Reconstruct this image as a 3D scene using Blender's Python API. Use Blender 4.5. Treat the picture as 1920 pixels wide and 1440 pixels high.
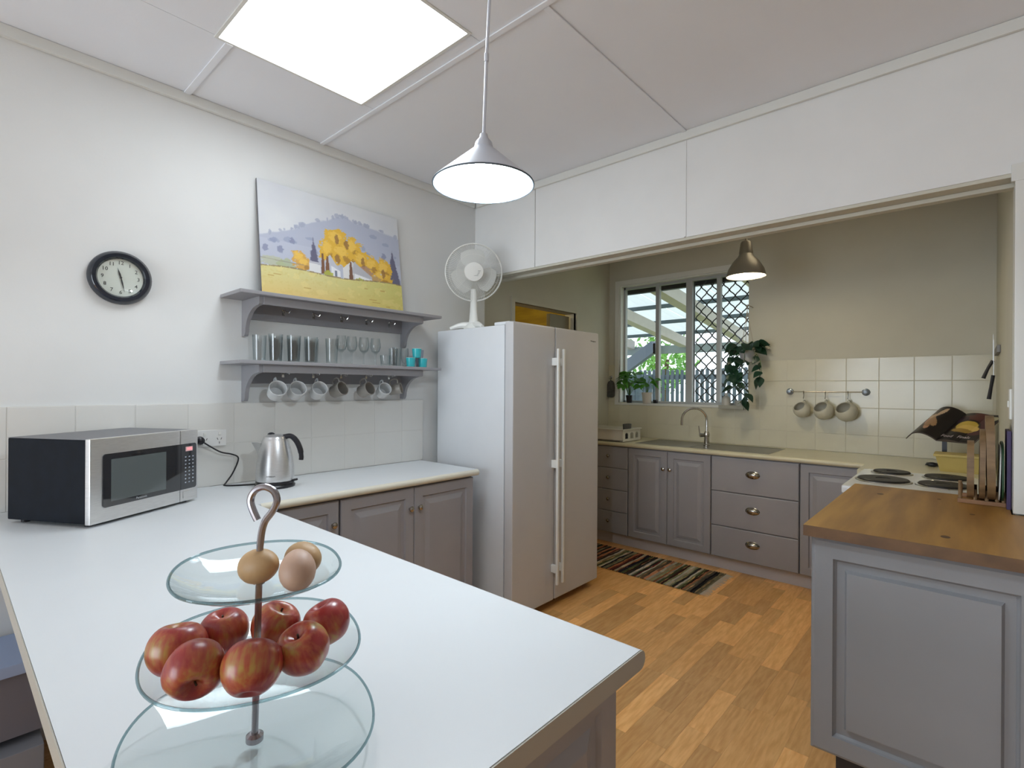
import bpy, bmesh, math, random
import numpy as np
from mathutils import Matrix, Vector, Euler
for o in list(bpy.data.objects): bpy.data.objects.remove(o)
random.seed(7)
S = bpy.context.scene; COL = S.collection
PI = math.pi; rad = math.radians
# ---------------------------------------------------------------- camera
YAW, ROLL, F, HY = rad(41.90), rad(.332), 963.5, 6.43
fw = Vector((-math.sin(YAW), math.cos(YAW), 0)); r0 = Vector((math.cos(YAW), math.sin(YAW), 0)); u0 = Vector((0, 0, 1))
rr = r0*math.cos(ROLL)+u0*math.sin(ROLL); uu = u0*math.cos(ROLL)-r0*math.sin(ROLL)
cam = bpy.data.cameras.new('camera'); co = bpy.data.objects.new('camera', cam); COL.objects.link(co)
M = Matrix((rr, uu, -fw)).transposed().to_4x4(); M.translation = (0, 0, 1.37); co.matrix_world = M
cam.sensor_width = 36; cam.lens = F/1920*36; cam.shift_y = HY/1920; cam.clip_start = .02
S.camera = co
# ---------------------------------------------------------------- world, lights, exposure
S.view_settings.view_transform = 'Standard'; S.view_settings.look = 'None'
S.view_settings.exposure = 0.0; S.view_settings.gamma = 1; S.view_settings.use_curve_mapping = False
W = bpy.data.worlds.new('sky'); S.world = W; W.use_nodes = True
nt = W.node_tree; bg = nt.nodes['Background']
bg.inputs[0].default_value = (.86, .93, 1, 1); bg.inputs[1].default_value = 1.9
SKYLIGHT, PEND1, PEND2, ROOMFILL, KITFILL = 10.5, 17, 7, 86, 1.2
def light(name, kind, loc, power, col, size=.1, sy=None, rot=(0, 0, 0)):
    l = bpy.data.lights.new(name, kind); l.energy = power; l.color = col
    if kind == 'AREA':
        l.shape = 'RECTANGLE'; l.size = size; l.size_y = sy or size
    else: l.shadow_soft_size = size
    o = bpy.data.objects.new(name, l); o.location = loc; o.rotation_euler = rot; COL.objects.link(o); return o
light('rear_room_fill', 'AREA', (-1.2, -3.62, 1.15), ROOMFILL, (.79, .895, 1), 2.2, 2.1, (rad(90), 0, 0))  # added fill from behind the camera, through an unseen window opening
sun = bpy.data.lights.new('sun', 'SUN'); sun.energy = 3.0; sun.angle = rad(2); sun.color = (1, .96, .9)
so = bpy.data.objects.new('sun', sun); so.rotation_euler = Vector((-.5, .8, 1.3)).to_track_quat('Z', 'Y').to_euler(); COL.objects.link(so)
light('pendant_bulb_front', 'POINT', (-.962, .955, 1.914), PEND1, (.80, .91, 1), .012)
light('pendant_bulb_kitchen', 'POINT', (-1.09, 3.46, 2.094), PEND2, (1, .88, .64), .02)
light('kitchen_fill', 'POINT', (-.9, 3.5, 2.5), KITFILL, (1, .88, .64), .15)  # added weak warm fill, no ceiling lamp hangs here
light('hall_light', 'POINT', (-3.6, 3.5, 2.2), 14, (1, .82, .4), .1)  # warm point light inside the hall, no fixture modelled
# ---------------------------------------------------------------- helpers
def s2l(c):
    return tuple((x/12.92 if x <= .04045 else ((x+.055)/1.055)**2.4) for x in c)
def mat(name, col, rough=.5, metal=0, spec=.5, noise=0, nscale=8, bump=0, bscale=60, emis=None, estr=0, stretch=(1, 1, 1), coat=0, col2=None, rnd=0, sub=0):
    m = bpy.data.materials.new(name); m.use_nodes = True; n = m.node_tree; L = n.links
    b = n.nodes['Principled BSDF']; b.inputs['Base Color'].default_value = (*col, 1)
    b.inputs['Roughness'].default_value = rough; b.inputs['Metallic'].default_value = metal
    b.inputs['Specular IOR Level'].default_value = spec; b.inputs['Coat Weight'].default_value = coat
    if emis: b.inputs['Emission Color'].default_value = (*emis, 1); b.inputs['Emission Strength'].default_value = estr
    tc = n.nodes.new('ShaderNodeTexCoord'); mp = n.nodes.new('ShaderNodeMapping'); mp.inputs['Scale'].default_value = stretch
    L.new(tc.outputs['Object'], mp.inputs[0]); vec = mp.outputs[0]
    if rnd or col2:
        oi = n.nodes.new('ShaderNodeObjectInfo'); ad = n.nodes.new('ShaderNodeVectorMath'); ad.operation = 'ADD'
        sc = n.nodes.new('ShaderNodeVectorMath'); sc.operation = 'SCALE'; sc.inputs[3].default_value = 37
        cb = n.nodes.new('ShaderNodeCombineXYZ')
        for i in range(3): L.new(oi.outputs['Random'], cb.inputs[i])
        L.new(cb.outputs[0], sc.inputs[0]); L.new(mp.outputs[0], ad.inputs[0]); L.new(sc.outputs[0], ad.inputs[1]); vec = ad.outputs[0]
    if noise or col2:
        nz = n.nodes.new('ShaderNodeTexNoise'); nz.inputs['Scale'].default_value = nscale; nz.inputs['Detail'].default_value = 6
        L.new(vec, nz.inputs['Vector'])
        mx = n.nodes.new('ShaderNodeMix'); mx.data_type = 'RGBA'
        c2 = col2 if col2 else tuple(x*(1-noise) for x in col)
        mx.inputs['A'].default_value = (*col, 1); mx.inputs['B'].default_value = (*c2, 1)
        mr = n.nodes.new('ShaderNodeMapRange'); mr.inputs[1].default_value = .35; mr.inputs[2].default_value = .65
        L.new(nz.outputs['Fac'], mr.inputs[0]); L.new(mr.outputs[0], mx.inputs['Factor'])
        out = mx.outputs['Result']
        if rnd:
            hs = n.nodes.new('ShaderNodeHueSaturation'); r2 = n.nodes.new('ShaderNodeMapRange')
            r2.inputs[3].default_value = 1-rnd; r2.inputs[4].default_value = 1+rnd
            L.new(oi.outputs['Random'], r2.inputs[0]); L.new(r2.outputs[0], hs.inputs['Value']); L.new(out, hs.inputs['Color']); out = hs.outputs[0]
        L.new(out, b.inputs['Base Color'])
    if bump:
        n2 = n.nodes.new('ShaderNodeTexNoise'); n2.inputs['Scale'].default_value = bscale; n2.inputs['Detail'].default_value = 4
        L.new(vec, n2.inputs['Vector'])
        bp = n.nodes.new('ShaderNodeBump'); bp.inputs['Strength'].default_value = bump; bp.inputs['Distance'].default_value = .002
        L.new(n2.outputs['Fac'], bp.inputs['Height']); L.new(bp.outputs[0], b.inputs['Normal'])
    return m
def clear(name, tint, edge, blend=.35, gl=.9, rough=0.01):
    """thin clear glass: transparent, mirror-like towards grazing angles"""
    m = bpy.data.materials.new(name); m.use_nodes = True; n = m.node_tree; L = n.links
    n.nodes.remove(n.nodes['Principled BSDF']); out = n.nodes['Material Output']
    tr = n.nodes.new('ShaderNodeBsdfTransparent'); g = n.nodes.new('ShaderNodeBsdfGlossy'); g.inputs['Roughness'].default_value = rough
    g.inputs['Color'].default_value = (gl, gl, gl, 1)
    lw = n.nodes.new('ShaderNodeLayerWeight'); lw.inputs[0].default_value = blend
    mc = n.nodes.new('ShaderNodeMix'); mc.data_type = 'RGBA'; mc.inputs['A'].default_value = (*tint, 1); mc.inputs['B'].default_value = (*edge, 1)
    L.new(lw.outputs['Facing'], mc.inputs['Factor']); L.new(mc.outputs['Result'], tr.inputs[0])
    ms = n.nodes.new('ShaderNodeMixShader'); fr = n.nodes.new('ShaderNodeMath'); fr.operation = 'POWER'; fr.inputs[1].default_value = 4.5
    l2 = n.nodes.new('ShaderNodeLayerWeight'); l2.inputs[0].default_value = .5; f2 = n.nodes.new('ShaderNodeMath'); f2.operation = 'MULTIPLY_ADD'; f2.inputs[1].default_value = .80; f2.inputs[2].default_value = .045
    L.new(l2.outputs['Facing'], fr.inputs[0]); L.new(fr.outputs[0], f2.inputs[0]); L.new(f2.outputs[0], ms.inputs[0]); L.new(tr.outputs[0], ms.inputs[1]); L.new(g.outputs[0], ms.inputs[2]); L.new(ms.outputs[0], out.inputs[0])
    return m
def attrmat(name, rough=.7, spec=.3):
    m = bpy.data.materials.new(name); m.use_nodes = True; n = m.node_tree
    a = n.nodes.new('ShaderNodeAttribute'); a.attribute_name = 'Col'; b = n.nodes['Principled BSDF']
    b.inputs['Roughness'].default_value = rough; b.inputs['Specular IOR Level'].default_value = spec
    n.links.new(a.outputs['Color'], b.inputs['Base Color']); return m
ID = Matrix.Identity(4)
def T(x, y, z): return Matrix.Translation((x, y, z))
def RZ(a): return Matrix.Rotation(rad(a), 4, 'Z')
def RX(a): return Matrix.Rotation(rad(a), 4, 'X')
def RY(a): return Matrix.Rotation(rad(a), 4, 'Y')
def addm(bm, vs, fs, M=ID):
    v = [bm.verts.new(M @ Vector(p)) for p in vs]
    for f in fs:
        try: bm.faces.new([v[i] for i in f])
        except ValueError: pass
def box(bm, x0, x1, y0, y1, z0, z1, M=ID, c=0):
    if c <= 0:
        vs = [(x, y, z) for z in (z0, z1) for y in (y0, y1) for x in (x0, x1)]
        addm(bm, vs, [(0, 2, 3, 1), (4, 5, 7, 6), (0, 1, 5, 4), (2, 6, 7, 3), (0, 4, 6, 2), (1, 3, 7, 5)], M); return
    t = bmesh.new(); box(t, x0, x1, y0, y1, z0, z1)
    bmesh.ops.bevel(t, geom=t.edges[:], offset=c, segments=2, affect='EDGES', profile=.6)
    merge(bm, t, M)
def merge(bm, t, M=ID):
    t.verts.index_update()
    addm(bm, [v.co for v in t.verts], [[v.index for v in f.verts] for f in t.faces], M); t.free()
def lathe(bm, prof, n=24, M=ID, sx=1, sy=1, a0=0, a1=2*PI, sq=0):
    full = abs(a1-a0-2*PI) < 1e-6; m = n if full else n+1
    vs = []; fs = []; idx = []
    for (r, z) in prof:
        if r < 1e-6: idx.append([len(vs)]*m); vs.append((0, 0, z)); continue
        row = []
        for k in range(m):
            a = a0+(a1-a0)*k/n; q = 1+sq*math.cos(4*a)
            row.append(len(vs)); vs.append((r*q*sx*math.cos(a), r*q*sy*math.sin(a), z))
        idx.append(row)
    for i in range(len(prof)-1):
        for k in range(n):
            k2 = (k+1) % m; f = []
            for j in (idx[i][k], idx[i][k2], idx[i+1][k2], idx[i+1][k]):
                if j not in f: f.append(j)
            if len(f) > 2: fs.append(f)
    addm(bm, vs, fs, M)
def smoothpts(pts, k=6):
    P = [Vector(p) for p in pts]; out = []
    for i in range(len(P)-1):
        a = P[i-1] if i else P[0]*2-P[1]; b, c = P[i], P[i+1]; d = P[i+2] if i+2 < len(P) else P[-1]*2-P[-2]
        for j in range(k):
            t = j/k; out.append(.5*((2*b)+(c-a)*t+(2*a-5*b+4*c-d)*t*t+(3*b-a-3*c+d)*t**3))
    return out+[P[-1]]
def tube(bm, pts, r, n=8, sm=0, M=ID, caps=True, closed=False):
    P = smoothpts(pts, sm) if sm else [Vector(p) for p in pts]
    rs = r if isinstance(r, (list, tuple)) else None
    up = None; vs = []; fs = []; m = len(P)
    for i, p in enumerate(P):
        if closed: t = P[(i+1) % m]-P[i-1]
        else: t = (P[min(i+1, m-1)]-P[max(i-1, 0)])
        t.normalize()
        if up is None: up = t.orthogonal().normalized()
        up = (up-t*up.dot(t)); up = up.normalized() if up.length > 1e-6 else t.orthogonal().normalized()
        s = t.cross(up)
        q = r if rs is None else float(np.interp(i/(m-1)*(len(rs)-1), range(len(rs)), rs))
        for k in range(n):
            a = 2*PI*k/n; vs.append(p+up*(q*math.cos(a))+s*(q*math.sin(a)))
    for i in range(m if closed else m-1):
        j = (i+1) % m
        for k in range(n): fs.append((i*n+k, i*n+(k+1) % n, j*n+(k+1) % n, j*n+k))
    if caps and not closed: fs += [tuple(range(n))[::-1], tuple(range((m-1)*n, m*n))]
    addm(bm, vs, fs, M)
def prism(bm, pts, t, M=ID):
    """outline in local XZ, thickness t along Y (0..t)"""
    n = len(pts); vs = [(x, 0, z) for x, z in pts]+[(x, t, z) for x, z in pts]
    fs = [tuple(range(n)), tuple(range(2*n-1, n-1, -1))]+[(i, i+n, (i+1) % n+n, (i+1) % n) for i in range(n)]
    addm(bm, vs, fs, M)
def ell(bm, rx, ry, rz, M=ID, n=16, m=10):
    lathe(bm, [(math.sin(PI*i/m), -math.cos(PI*i/m)*rz) for i in range(m+1)], n, M, rx, ry)
def panel(bm, w, h, rings, M=ID, chop=0):
    vs = []; fs = []
    for (i, d) in rings: vs += [(i, -d, i), (w-i, -d, i), (w-i, -d, h-i), (i, -d, h-i)]
    k = len(rings)
    for j in range(k-1):
        for e in range(4): fs.append((j*4+e, j*4+(e+1) % 4, j*4+4+(e+1) % 4, j*4+4+e))
    fs += [tuple(range(4*k-4, 4*k)), (3, 2, 1, 0)]
    addm(bm, vs, fs, M)
T_ = .019
RAISED = [(0, 0), (0, T_-.004), (.004, T_), (.052, T_), (.057, T_-.009), (.074, T_-.009), (.098, T_), (.101, T_+.0005)]
DRAWER = [(0, 0), (0, T_-.004), (.002, T_-.0015), (.006, T_)]
def B(fn=None, *a, **k):
    b = bmesh.new()
    if fn: fn(b, *a, **k)
    return b
def obj(name, bm, m, parent=None, smooth=35, kind=None, world=False, label=None, fix=True):
    if world and parent is not None:
        p = parent; off = Vector((0, 0, 0))
        while p is not None: off += p.location; p = p.parent
        bmesh.ops.translate(bm, verts=bm.verts[:], vec=-off)
    if fix: bmesh.ops.recalc_face_normals(bm, faces=bm.faces[:])
    me = bpy.data.meshes.new(name)
    for f in bm.faces: f.smooth = bool(smooth)
    if smooth:
        for e in bm.edges:
            if len(e.link_faces) == 2 and e.calc_face_angle(0) > rad(smooth): e.smooth = False
            elif len(e.link_faces) != 2: e.smooth = True
    cn = None
    if smooth and len(bm.faces) < 1500:
        cn = []; th = math.cos(rad(smooth)); 
        for f in bm.faces:
            for lo in f.loops:
                nn_ = Vector((0, 0, 0))
                for g in lo.vert.link_faces:
                    if g.normal.dot(f.normal) >= th-1e-4: nn_ += g.normal*g.calc_area()
                cn.append(nn_.normalized() if nn_.length > 1e-12 else f.normal.copy())
    bm.to_mesh(me); bm.free()
    if cn: me.normals_split_custom_set(cn)
    if m: me.materials.append(m)
    o = bpy.data.objects.new(name, me); COL.objects.link(o); o.parent = parent
    if kind: o['kind'] = kind
    if label: o['label'] = label
    return o
def tag(o, label, cat, group=None):
    o['label'] = label; o['category'] = cat
    if group: o['group'] = group
    return o
def thing(name, label, cat, loc=(0, 0, 0), rotz=0, group=None):
    o = bpy.data.objects.new(name, None); COL.objects.link(o); o.location = loc; o.rotation_euler = (0, 0, rad(rotz))
    o.empty_display_size = .05
    return tag(o, label, cat, group)
def struct(name, bm, m, parent=None, smooth=35, world=False):
    o = obj(name, bm, m, parent, smooth, world=world)
    if parent is None: o['kind'] = 'structure'
    return o
def sempty(name, loc=(0, 0, 0)):
    o = bpy.data.objects.new(name, None); COL.objects.link(o); o.location = loc; o['kind'] = 'structure'; return o
def inst(src, name, M, parent):
    o = bpy.data.objects.new(name, src.data); COL.objects.link(o); o.parent = parent; o.matrix_local = M; return o
def dup(root, loc, rotz=None, label=None):
    r = root.copy(); COL.objects.link(r); r.location = loc
    if rotz is not None: r.rotation_euler = (0, 0, rad(rotz))
    if label: r['label'] = label
    for ch in list(root.children):
        c = ch.copy(); COL.objects.link(c); c.parent = r
        for g in list(ch.children):
            d = g.copy(); COL.objects.link(d); d.parent = c
    return r
def text(name, s, size, M, m, parent, ext=.0004, world=False):
    cu = bpy.data.curves.new(name, 'FONT'); cu.body = s; cu.size = size; cu.extrude = ext; cu.align_x = 'CENTER'; cu.align_y = 'CENTER'; cu.resolution_u = 2
    t = bpy.data.objects.new(name, cu); COL.objects.link(t); bpy.context.view_layer.update()
    me = bpy.data.meshes.new_from_object(t.evaluated_get(bpy.context.evaluated_depsgraph_get()))
    bpy.data.objects.remove(t); b = bmesh.new(); b.from_mesh(me); bmesh.ops.transform(b, matrix=M, verts=b.verts[:])
    return obj(name, b, m, parent, 0, world=world, fix=False)
# ---------------------------------------------------------------- materials
m_wall = mat('wall paint', (.76, .765, .75), .75, noise=.03, nscale=3, bump=.15, bscale=120)
m_ceil = mat('ceiling paint', (.84, .865, .91), .8, noise=.03, nscale=2, bump=.15, bscale=90)
m_beam = mat('beam paint', (.80, .80, .785), .7, noise=.02, bump=.1)
m_kwall = mat('kitchen wall lamplit white', (.60, .58, .49), .7, noise=.05, nscale=3, bump=.15)  # white wall; the warm tint of the lamp is put into its colour
m_trim = mat('trim gloss white', (.74, .74, .70), .35)
m_tile = mat('white wall tile', (.74, .73, .69), .16, noise=.03, nscale=5)
m_ktile = mat('cream wall tile', (.64, .605, .47), .18, noise=.05, nscale=5)
m_grout = mat('grout', (.70, .69, .65), .9); m_kgrout = mat('kitchen grout', (.60, .56, .44), .9)
m_plank = mat('floor plank', (.84, .47, .175), .36, col2=(.70, .345, .105), nscale=7, stretch=(11, 1.3, 1), rnd=.27, bump=.03)
m_floor = mat('floor base', (.30, .14, .05), .5)
m_lam = mat('white laminate', (.715, .74, .755), .38, noise=.02, nscale=4, spec=.35)
m_lamedge = mat('laminate edge', (.42, .39, .33), .5)
m_cream = mat('cream laminate', (.66, .61, .43), .32, noise=.04, nscale=6)
m_grey = mat('grey cabinet paint', (.335, .325, .34), .42, noise=.06, nscale=4, bump=.06)
m_greyb = mat('grey panel paint', (.25, .257, .272), .45, noise=.06, nscale=4, bump=.06)
m_shelf = mat('grey shelf paint', (.30, .295, .31), .45, noise=.06, nscale=5)
m_dark = mat('dark plinth', (.04, .035, .035), .8)  # near-black colour of the recessed plinth under the bench
m_wood = mat('bench timber', (.40, .205, .040), .42, col2=(.235, .105, .018), nscale=3.4, stretch=(4.5, .45, 3), bump=.05, bscale=30)
m_woodedge = mat('bench timber edge', (.16, .08, .03), .5, noise=.4, nscale=12)
m_chrome = mat('chrome', (.62, .60, .57), .16, 1)
m_steel = mat('brushed steel', (.74, .74, .74), .33, .85, noise=.1, nscale=30, stretch=(1, 1, 14))
m_nickel = mat('nickel', (.42, .40, .37), .2, 1)
m_black = mat('black plastic', (.012, .012, .016), .32)
m_blackm = mat('black enamel', (.004, .007, .013), .55, spec=.15, noise=.3, nscale=20)
m_white = mat('white plastic', (.78, .78, .74), .3)
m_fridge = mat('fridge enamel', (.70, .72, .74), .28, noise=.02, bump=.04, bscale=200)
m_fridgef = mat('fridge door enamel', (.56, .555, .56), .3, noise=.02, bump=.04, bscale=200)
m_glass = clear('drinking glass', (.975, .985, .985), (.74, .79, .80))
m_plate = clear('pressed glass', (.990, .996, .994), (.86, .93, .93))
m_rim = clear('glass rim', (.62, .72, .74), (.40, .52, .55))
m_pane = clear('window pane', (.97, .98, .98), (.8, .86, .88))
m_alu = mat('aluminium frame', (.46, .47, .47), .4, .2)
m_lampw = mat('galvanised shade', (.62, .65, .72), .35, .25)
m_lamp2 = mat('lamp shade steel', (.30, .27, .22), .35, .7)
m_inner = mat('lamp inside white', (.9, .9, .9), .5)
m_bulb = mat('bulb glow', (1, 1, 1), .4, emis=(.86, .94, 1), estr=40)
m_bulb2 = mat('warm bulb glow', (1, 1, 1), .4, emis=(1, .88, .62), estr=40)
m_sky = mat('skylight diffuser', (1, 1, 1), .5, emis=(.86, .935, 1), estr=SKYLIGHT)
# ================================================================ SETTING
X0 = -2.66; XK = -2.74; XR = .11; YB = 2.56; YB2 = 2.66; YW = 4.52; ZC = 2.69; ZB = 2.145
fl = struct('floor', B(box, -2.9, 3.1, -3.6, 4.7, -.06, -.004), m_floor)
rf = random.Random(5); lens = (.26, .34, .42, .5, .62); proto = {}
for L_ in lens: proto[L_] = None
b = bmesh.new()
for i in range(68):
    x = -2.745+i*.082; y = -3.5-rf.random()*.6
    while y < 3.99:
        L_ = rf.choice(lens)
        if .55 < y+L_ and y < 3.99 and -2.0 < x < .3 and not (x > -.45 and y > 1.95):
            if proto[L_] is None:
                proto[L_] = obj('plank', B(box, 0, .0815, 0, L_-.0005, -.004, 0), m_plank, fl, 0); proto[L_].location = (x, y, 0)
            else: inst(proto[L_], 'plank', T(x, y, 0), fl)
        else: box(b, x, x+.0815, y, min(y+L_-.0005, 3.995), -.004, 0)
        y += L_
obj('plank_field', b, m_plank, fl, 0, kind='stuff')
struct('ceiling', B(box, -2.9, 3.1, -3.6, 4.7, ZC+.012, ZC+.08), m_ceil)
# ceiling sheets around the skylight, joint strips between them
SX0, SX1, SY0, SY1 = -2.128, -1.407, .70, 1.308
cs = bpy.data.objects['ceiling']
for (x0, x1, y0, y1) in ((X0, SX0, .745, 1.38), (SX0, SX1, SY1, 1.38), (SX1, 3.1, .745, 1.38), (SX0, SX1, .3, SY0),
                         (X0, SX0, -3.6, .738), (SX1, 3.1, -3.6, .738), (SX0, SX1, -3.6, .3), (X0, -1.112, 1.39, YB), (-1.098, 3.1, 1.39, YB), (-2.9, 1, YB2, 4.6)):
    obj('ceiling_sheet', B(box, x0+.001, x1-.001, y0+.001, y1-.001, ZC, ZC+.011), m_ceil, cs, 0)
for k, (x0, x1, y0, y1) in enumerate(((X0, SX0-.01, .727, .755), (X0, 3, 1.372, 1.396), (-1.118, -1.094, 1.396, YB), (SX1+.01, 3, .727, .755))):
    struct('trim_%d' % (k+1), B(box, x0, x1, y0, y1, ZC-.007, ZC-.0005, c=.003), m_ceil)
sk = sempty('window_2', (-1.77, 1.0, ZC))
b = bmesh.new(); box(b, SX0, SX1, SY0, SY1, ZC+.002, ZC+.006)
obj('skylight_diffuser', b, m_sky, sk, 0, world=True)
b = bmesh.new()
for q in ((SX0-.012, SX0, SY0-.012, SY1+.012), (SX1, SX1+.012, SY0-.012, SY1+.012), (SX0, SX1, SY0-.012, SY0), (SX0, SX1, SY1, SY1+.012)): box(b, *q, ZC-.004, ZC+.008)
obj('skylight_frame', b, m_trim, sk, 0, world=True)
# walls
wl = struct('wall_left', B(box, X0-.12, X0, -3.6, YB+.1, 0, ZC+.08), m_wall)
b = bmesh.new()
box(b, XK-.12, XK, YB2, 3.07, 0, ZC); box(b, XK-.12, XK, 3.93, 4.64, 0, ZC); box(b, XK-.12, XK, 3.07, 3.93, 2.055, ZC)
struct('wall_left_kitchen', b, m_kwall)
WX0, WX1, WZ0, WZ1 = -2.62, -1.40, 1.225, 2.385
b = bmesh.new()
box(b, -2.9, WX0, YW, YW+.12, 0, ZC); box(b, WX1, 1.2, YW, YW+.12, 0, ZC); box(b, WX0, WX1, YW, YW+.12, 0, WZ0-.02); box(b, WX0, WX1, YW, YW+.12, WZ1, ZC)
wb = struct('wall_back', b, m_kwall)
struct('wall_right_kitchen', B(box, XR, XR+.1, YB+.06, YW, 0, ZC), m_kwall)
# beam / bulkhead with its three sheets
bmw = struct('wall_beam', B(box, X0, 3.1, YB+.008, YB2, ZB+.004, ZC), m_beam)
for (x0, x1) in ((X0, -2.108), (-2.103, -1.109), (-1.103, 3.1)):
    obj('wall_sheet', B(box, x0, x1, YB, YB+.0075, ZB+.002, ZC-.004, c=.0012), m_beam, bmw, 0)
struct('trim_5', B(box, X0, XR, YB+.004, YB2+.01, ZB-.012, ZB+.003, c=.003), m_kwall)
struct('trim_6', B(box, X0, XR, YB2-.03, YB2+.012, ZB-.03, ZB-.0125, c=.003), m_kwall)
struct('trim_7', B(box, -1.112, -1.1, YB-.004, YB, ZB+.005, ZC-.01, c=.001), m_beam)
b = bmesh.new(); box(b, XR+.03, 3.1, YB+.012, YB2, 0, ZB)
struct('wall_right', b, m_wall)
struct('trim_8', B(box, XR-.002, XR+.03, YB-.012, YB+.1, .932, ZB-.03, c=.003), m_trim)
struct('trim_9', B(box, XR-.012, .6, YB-.014, YB+.008, ZB-.032, ZB+.03, c=.003), m_trim)
struct('trim_10', B(box, XR+.038, XR+.12, YB-.006, YB+.012, .932, ZB-.034, c=.002), m_trim)
struct('wall_right_room', B(box, 3.1, 3.2, -3.6, 2.7, 0, ZC+.08), m_wall)
b = bmesh.new()
box(b, -2.9, -2.3, -3.6, -3.5, 0, ZC); box(b, -.1, 3.1, -3.6, -3.5, 0, ZC); box(b, -2.3, -.1, -3.6, -3.5, 0, .05); box(b, -2.3, -.1, -3.6, -3.5, 2.2, ZC)
struct('wall_rear', b, m_wall)
b = bmesh.new()
for x in (-2.3, -1.2-.03, -.1-.06): box(b, x, x+.06, -3.57, -3.52, .05, 2.2)
box(b, -2.3, -.1, -3.57, -3.52, .05, .11); box(b, -2.3, -.1, -3.57, -3.52, 2.14, 2.2)
struct('window_3', b, m_trim)  # unseen rear window, its place and size set for the fill light
# cornices
def cornice(name, x0, x1, y0, y1):
    struct(name, B(box, x0, x1, y0, y1, ZC-.045, ZC-.0005, c=.004), m_trim)
cornice('trim_11', X0, X0+.022, -3.5, YB-.02); cornice('trim_12', X0+.022, 3.1, YB-.018, YB-.001)
# tiles, left wall
gl = struct('trim_13', B(box, X0, X0+.0085, -.42, 2.092, .9, 1.288), m_grout)
tp = .1955; b0 = .168-3*tp
src = None
for c in range(13):
    for r_ in range(2):
        y = b0+c*tp
        y1 = min(y+tp-.003, 2.092)
        if y1-y < .02: continue
        M = T(X0+.004, y, .901+r_*.194)
        if src is None or y1-y < tp-.01:
            o = obj('tile', B(box, 0, .006, 0, y1-y, 0, .191, c=.0018), m_tile, gl, 35); o.matrix_local = M
            if src is None: src = o
        else: inst(src, 'tile', M, gl)
# tiles, back wall
gb = struct('trim_14', B(box, XK, XR, YW-.0085, YW, .9, 1.02), m_kgrout)
b = bmesh.new(); box(b, XK, WX0, YW-.0085, YW, 1.02, 1.60); box(b, WX1, XR, YW-.0085, YW, 1.02, 1.60); box(b, WX0, WX1, YW-.0085, YW, 1.02, WZ0-.02)
obj('grout_field', b, m_kgrout, gb, 0)
cache = {}
zs = [(.902, 1.032), (1.035, 1.232), (1.235, 1.432), (1.435, 1.60)]
for c in range(15):
    x = -2.702+.2*c
    for (z0, z1) in zs:
        xa, xb = max(x, XK+.002), min(x+.197, XR-.002)
        if c == 0: xa = XK+.002
        if z1 > WZ0-.02:
            if xa >= WX0-.01 and xb <= WX1+.01:
                if z0 > WZ0-.05: continue
                z1 = WZ0-.022
            elif xa < WX0 < xb:
                if z0 > WZ0-.05: xb = WX0-.002
            elif xa < WX1 < xb:
                if z0 > WZ0-.05: xa = WX1+.002
                elif z1 > WZ0: z1 = WZ0-.022
        if xb-xa < .01: continue
        k = (round(xb-xa, 3), round(z1-z0, 3))
        M = T(xa, YW-.010, z0)
        if k in cache: inst(cache[k], 'tile', M, gb)
        else:
            cache[k] = obj('tile', B(box, 0, xb-xa, 0, .006, 0, z1-z0, c=.0018), m_ktile, gb); cache[k].matrix_local = M
# hall beyond the doorway on the left
m_hall = mat('yellow timber', (.42, .31, .045), .6, col2=(.30, .21, .035), nscale=3, stretch=(1, 1, 6))
b = bmesh.new(); box(b, -4.6, -4.5, 2.4, 4.8, -.01, 2.7); box(b, -4.5, XK-.12, 2.3, 2.4, -.01, 2.7); box(b, -4.5, XK-.12, 4.7, 4.8, -.01, 2.7); box(b, -4.5, XK-.12, 2.4, 4.7, 2.5, 2.6)
struct('wall_hall', b, m_hall)
struct('door_1', B(box, XK-.10, XK-.06, 3.62, 3.91, .01, 2.03, c=.003), mat('door timber', (.25, .22, .14), .5, noise=.1))
b = bmesh.new(); box(b, XK-.02, XK+.015, 3.03, 3.07, 0, 2.095); box(b, XK-.02, XK+.015, 3.93, 3.97, 0, 2.095); box(b, XK-.02, XK+.015, 3.07, 3.93, 2.055, 2.095)
struct('trim_15', b, m_kwall)
struct('floor_hall', B(box, -4.6, -2.9, 2.3, 4.8, -.06, 0), m_floor)
# ================================================================ WINDOW 1 (over the sink)
w1 = sempty('window_1', (-2.01, YW+.08, WZ0))
b = bmesh.new(); fy0, fy1 = YW+.062, YW+.10
box(b, WX0, WX0+.03, fy0, fy1, WZ0, WZ1); box(b, WX1-.014, WX1, fy0, fy1, WZ0, WZ1); box(b, WX0, WX1, fy0, fy1, WZ1-.035, WZ1); box(b, WX0, WX1, fy0, fy1, WZ0, WZ0+.022)
obj('window_frame', b, m_alu, w1, 0, world=True)
b = bmesh.new(); box(b, WX0-.045, WX0, YW-.014, YW-.001, WZ0-.02, WZ1+.045); box(b, WX0, WX1+.01, YW-.014, YW-.001, WZ1, WZ1+.045); box(b, WX0, WX0+.012, YW, fy0, WZ0, WZ1); box(b, WX0+.012, WX1, YW, fy0, WZ1-.012, WZ1)
obj('architrave', b, m_trim, w1, 0, world=True)
obj('window_sill', B(box, WX0, WX1, YW-.016, YW+.062, WZ0-.02, WZ0, c=.003), m_trim, w1, world=True)
xs = [WX0+.03, -2.245, -1.945, -1.672, WX1-.014]
for k, (x, wd) in enumerate(((-2.262, .036), (-1.965, .058), (-1.685, .034))):
    obj('sash_stile', B(box, x, x+wd, fy0-.012+(k == 1)*.006, fy1-.006, WZ0+.02, WZ1-.03, c=.002), m_alu, w1, world=True)
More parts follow.
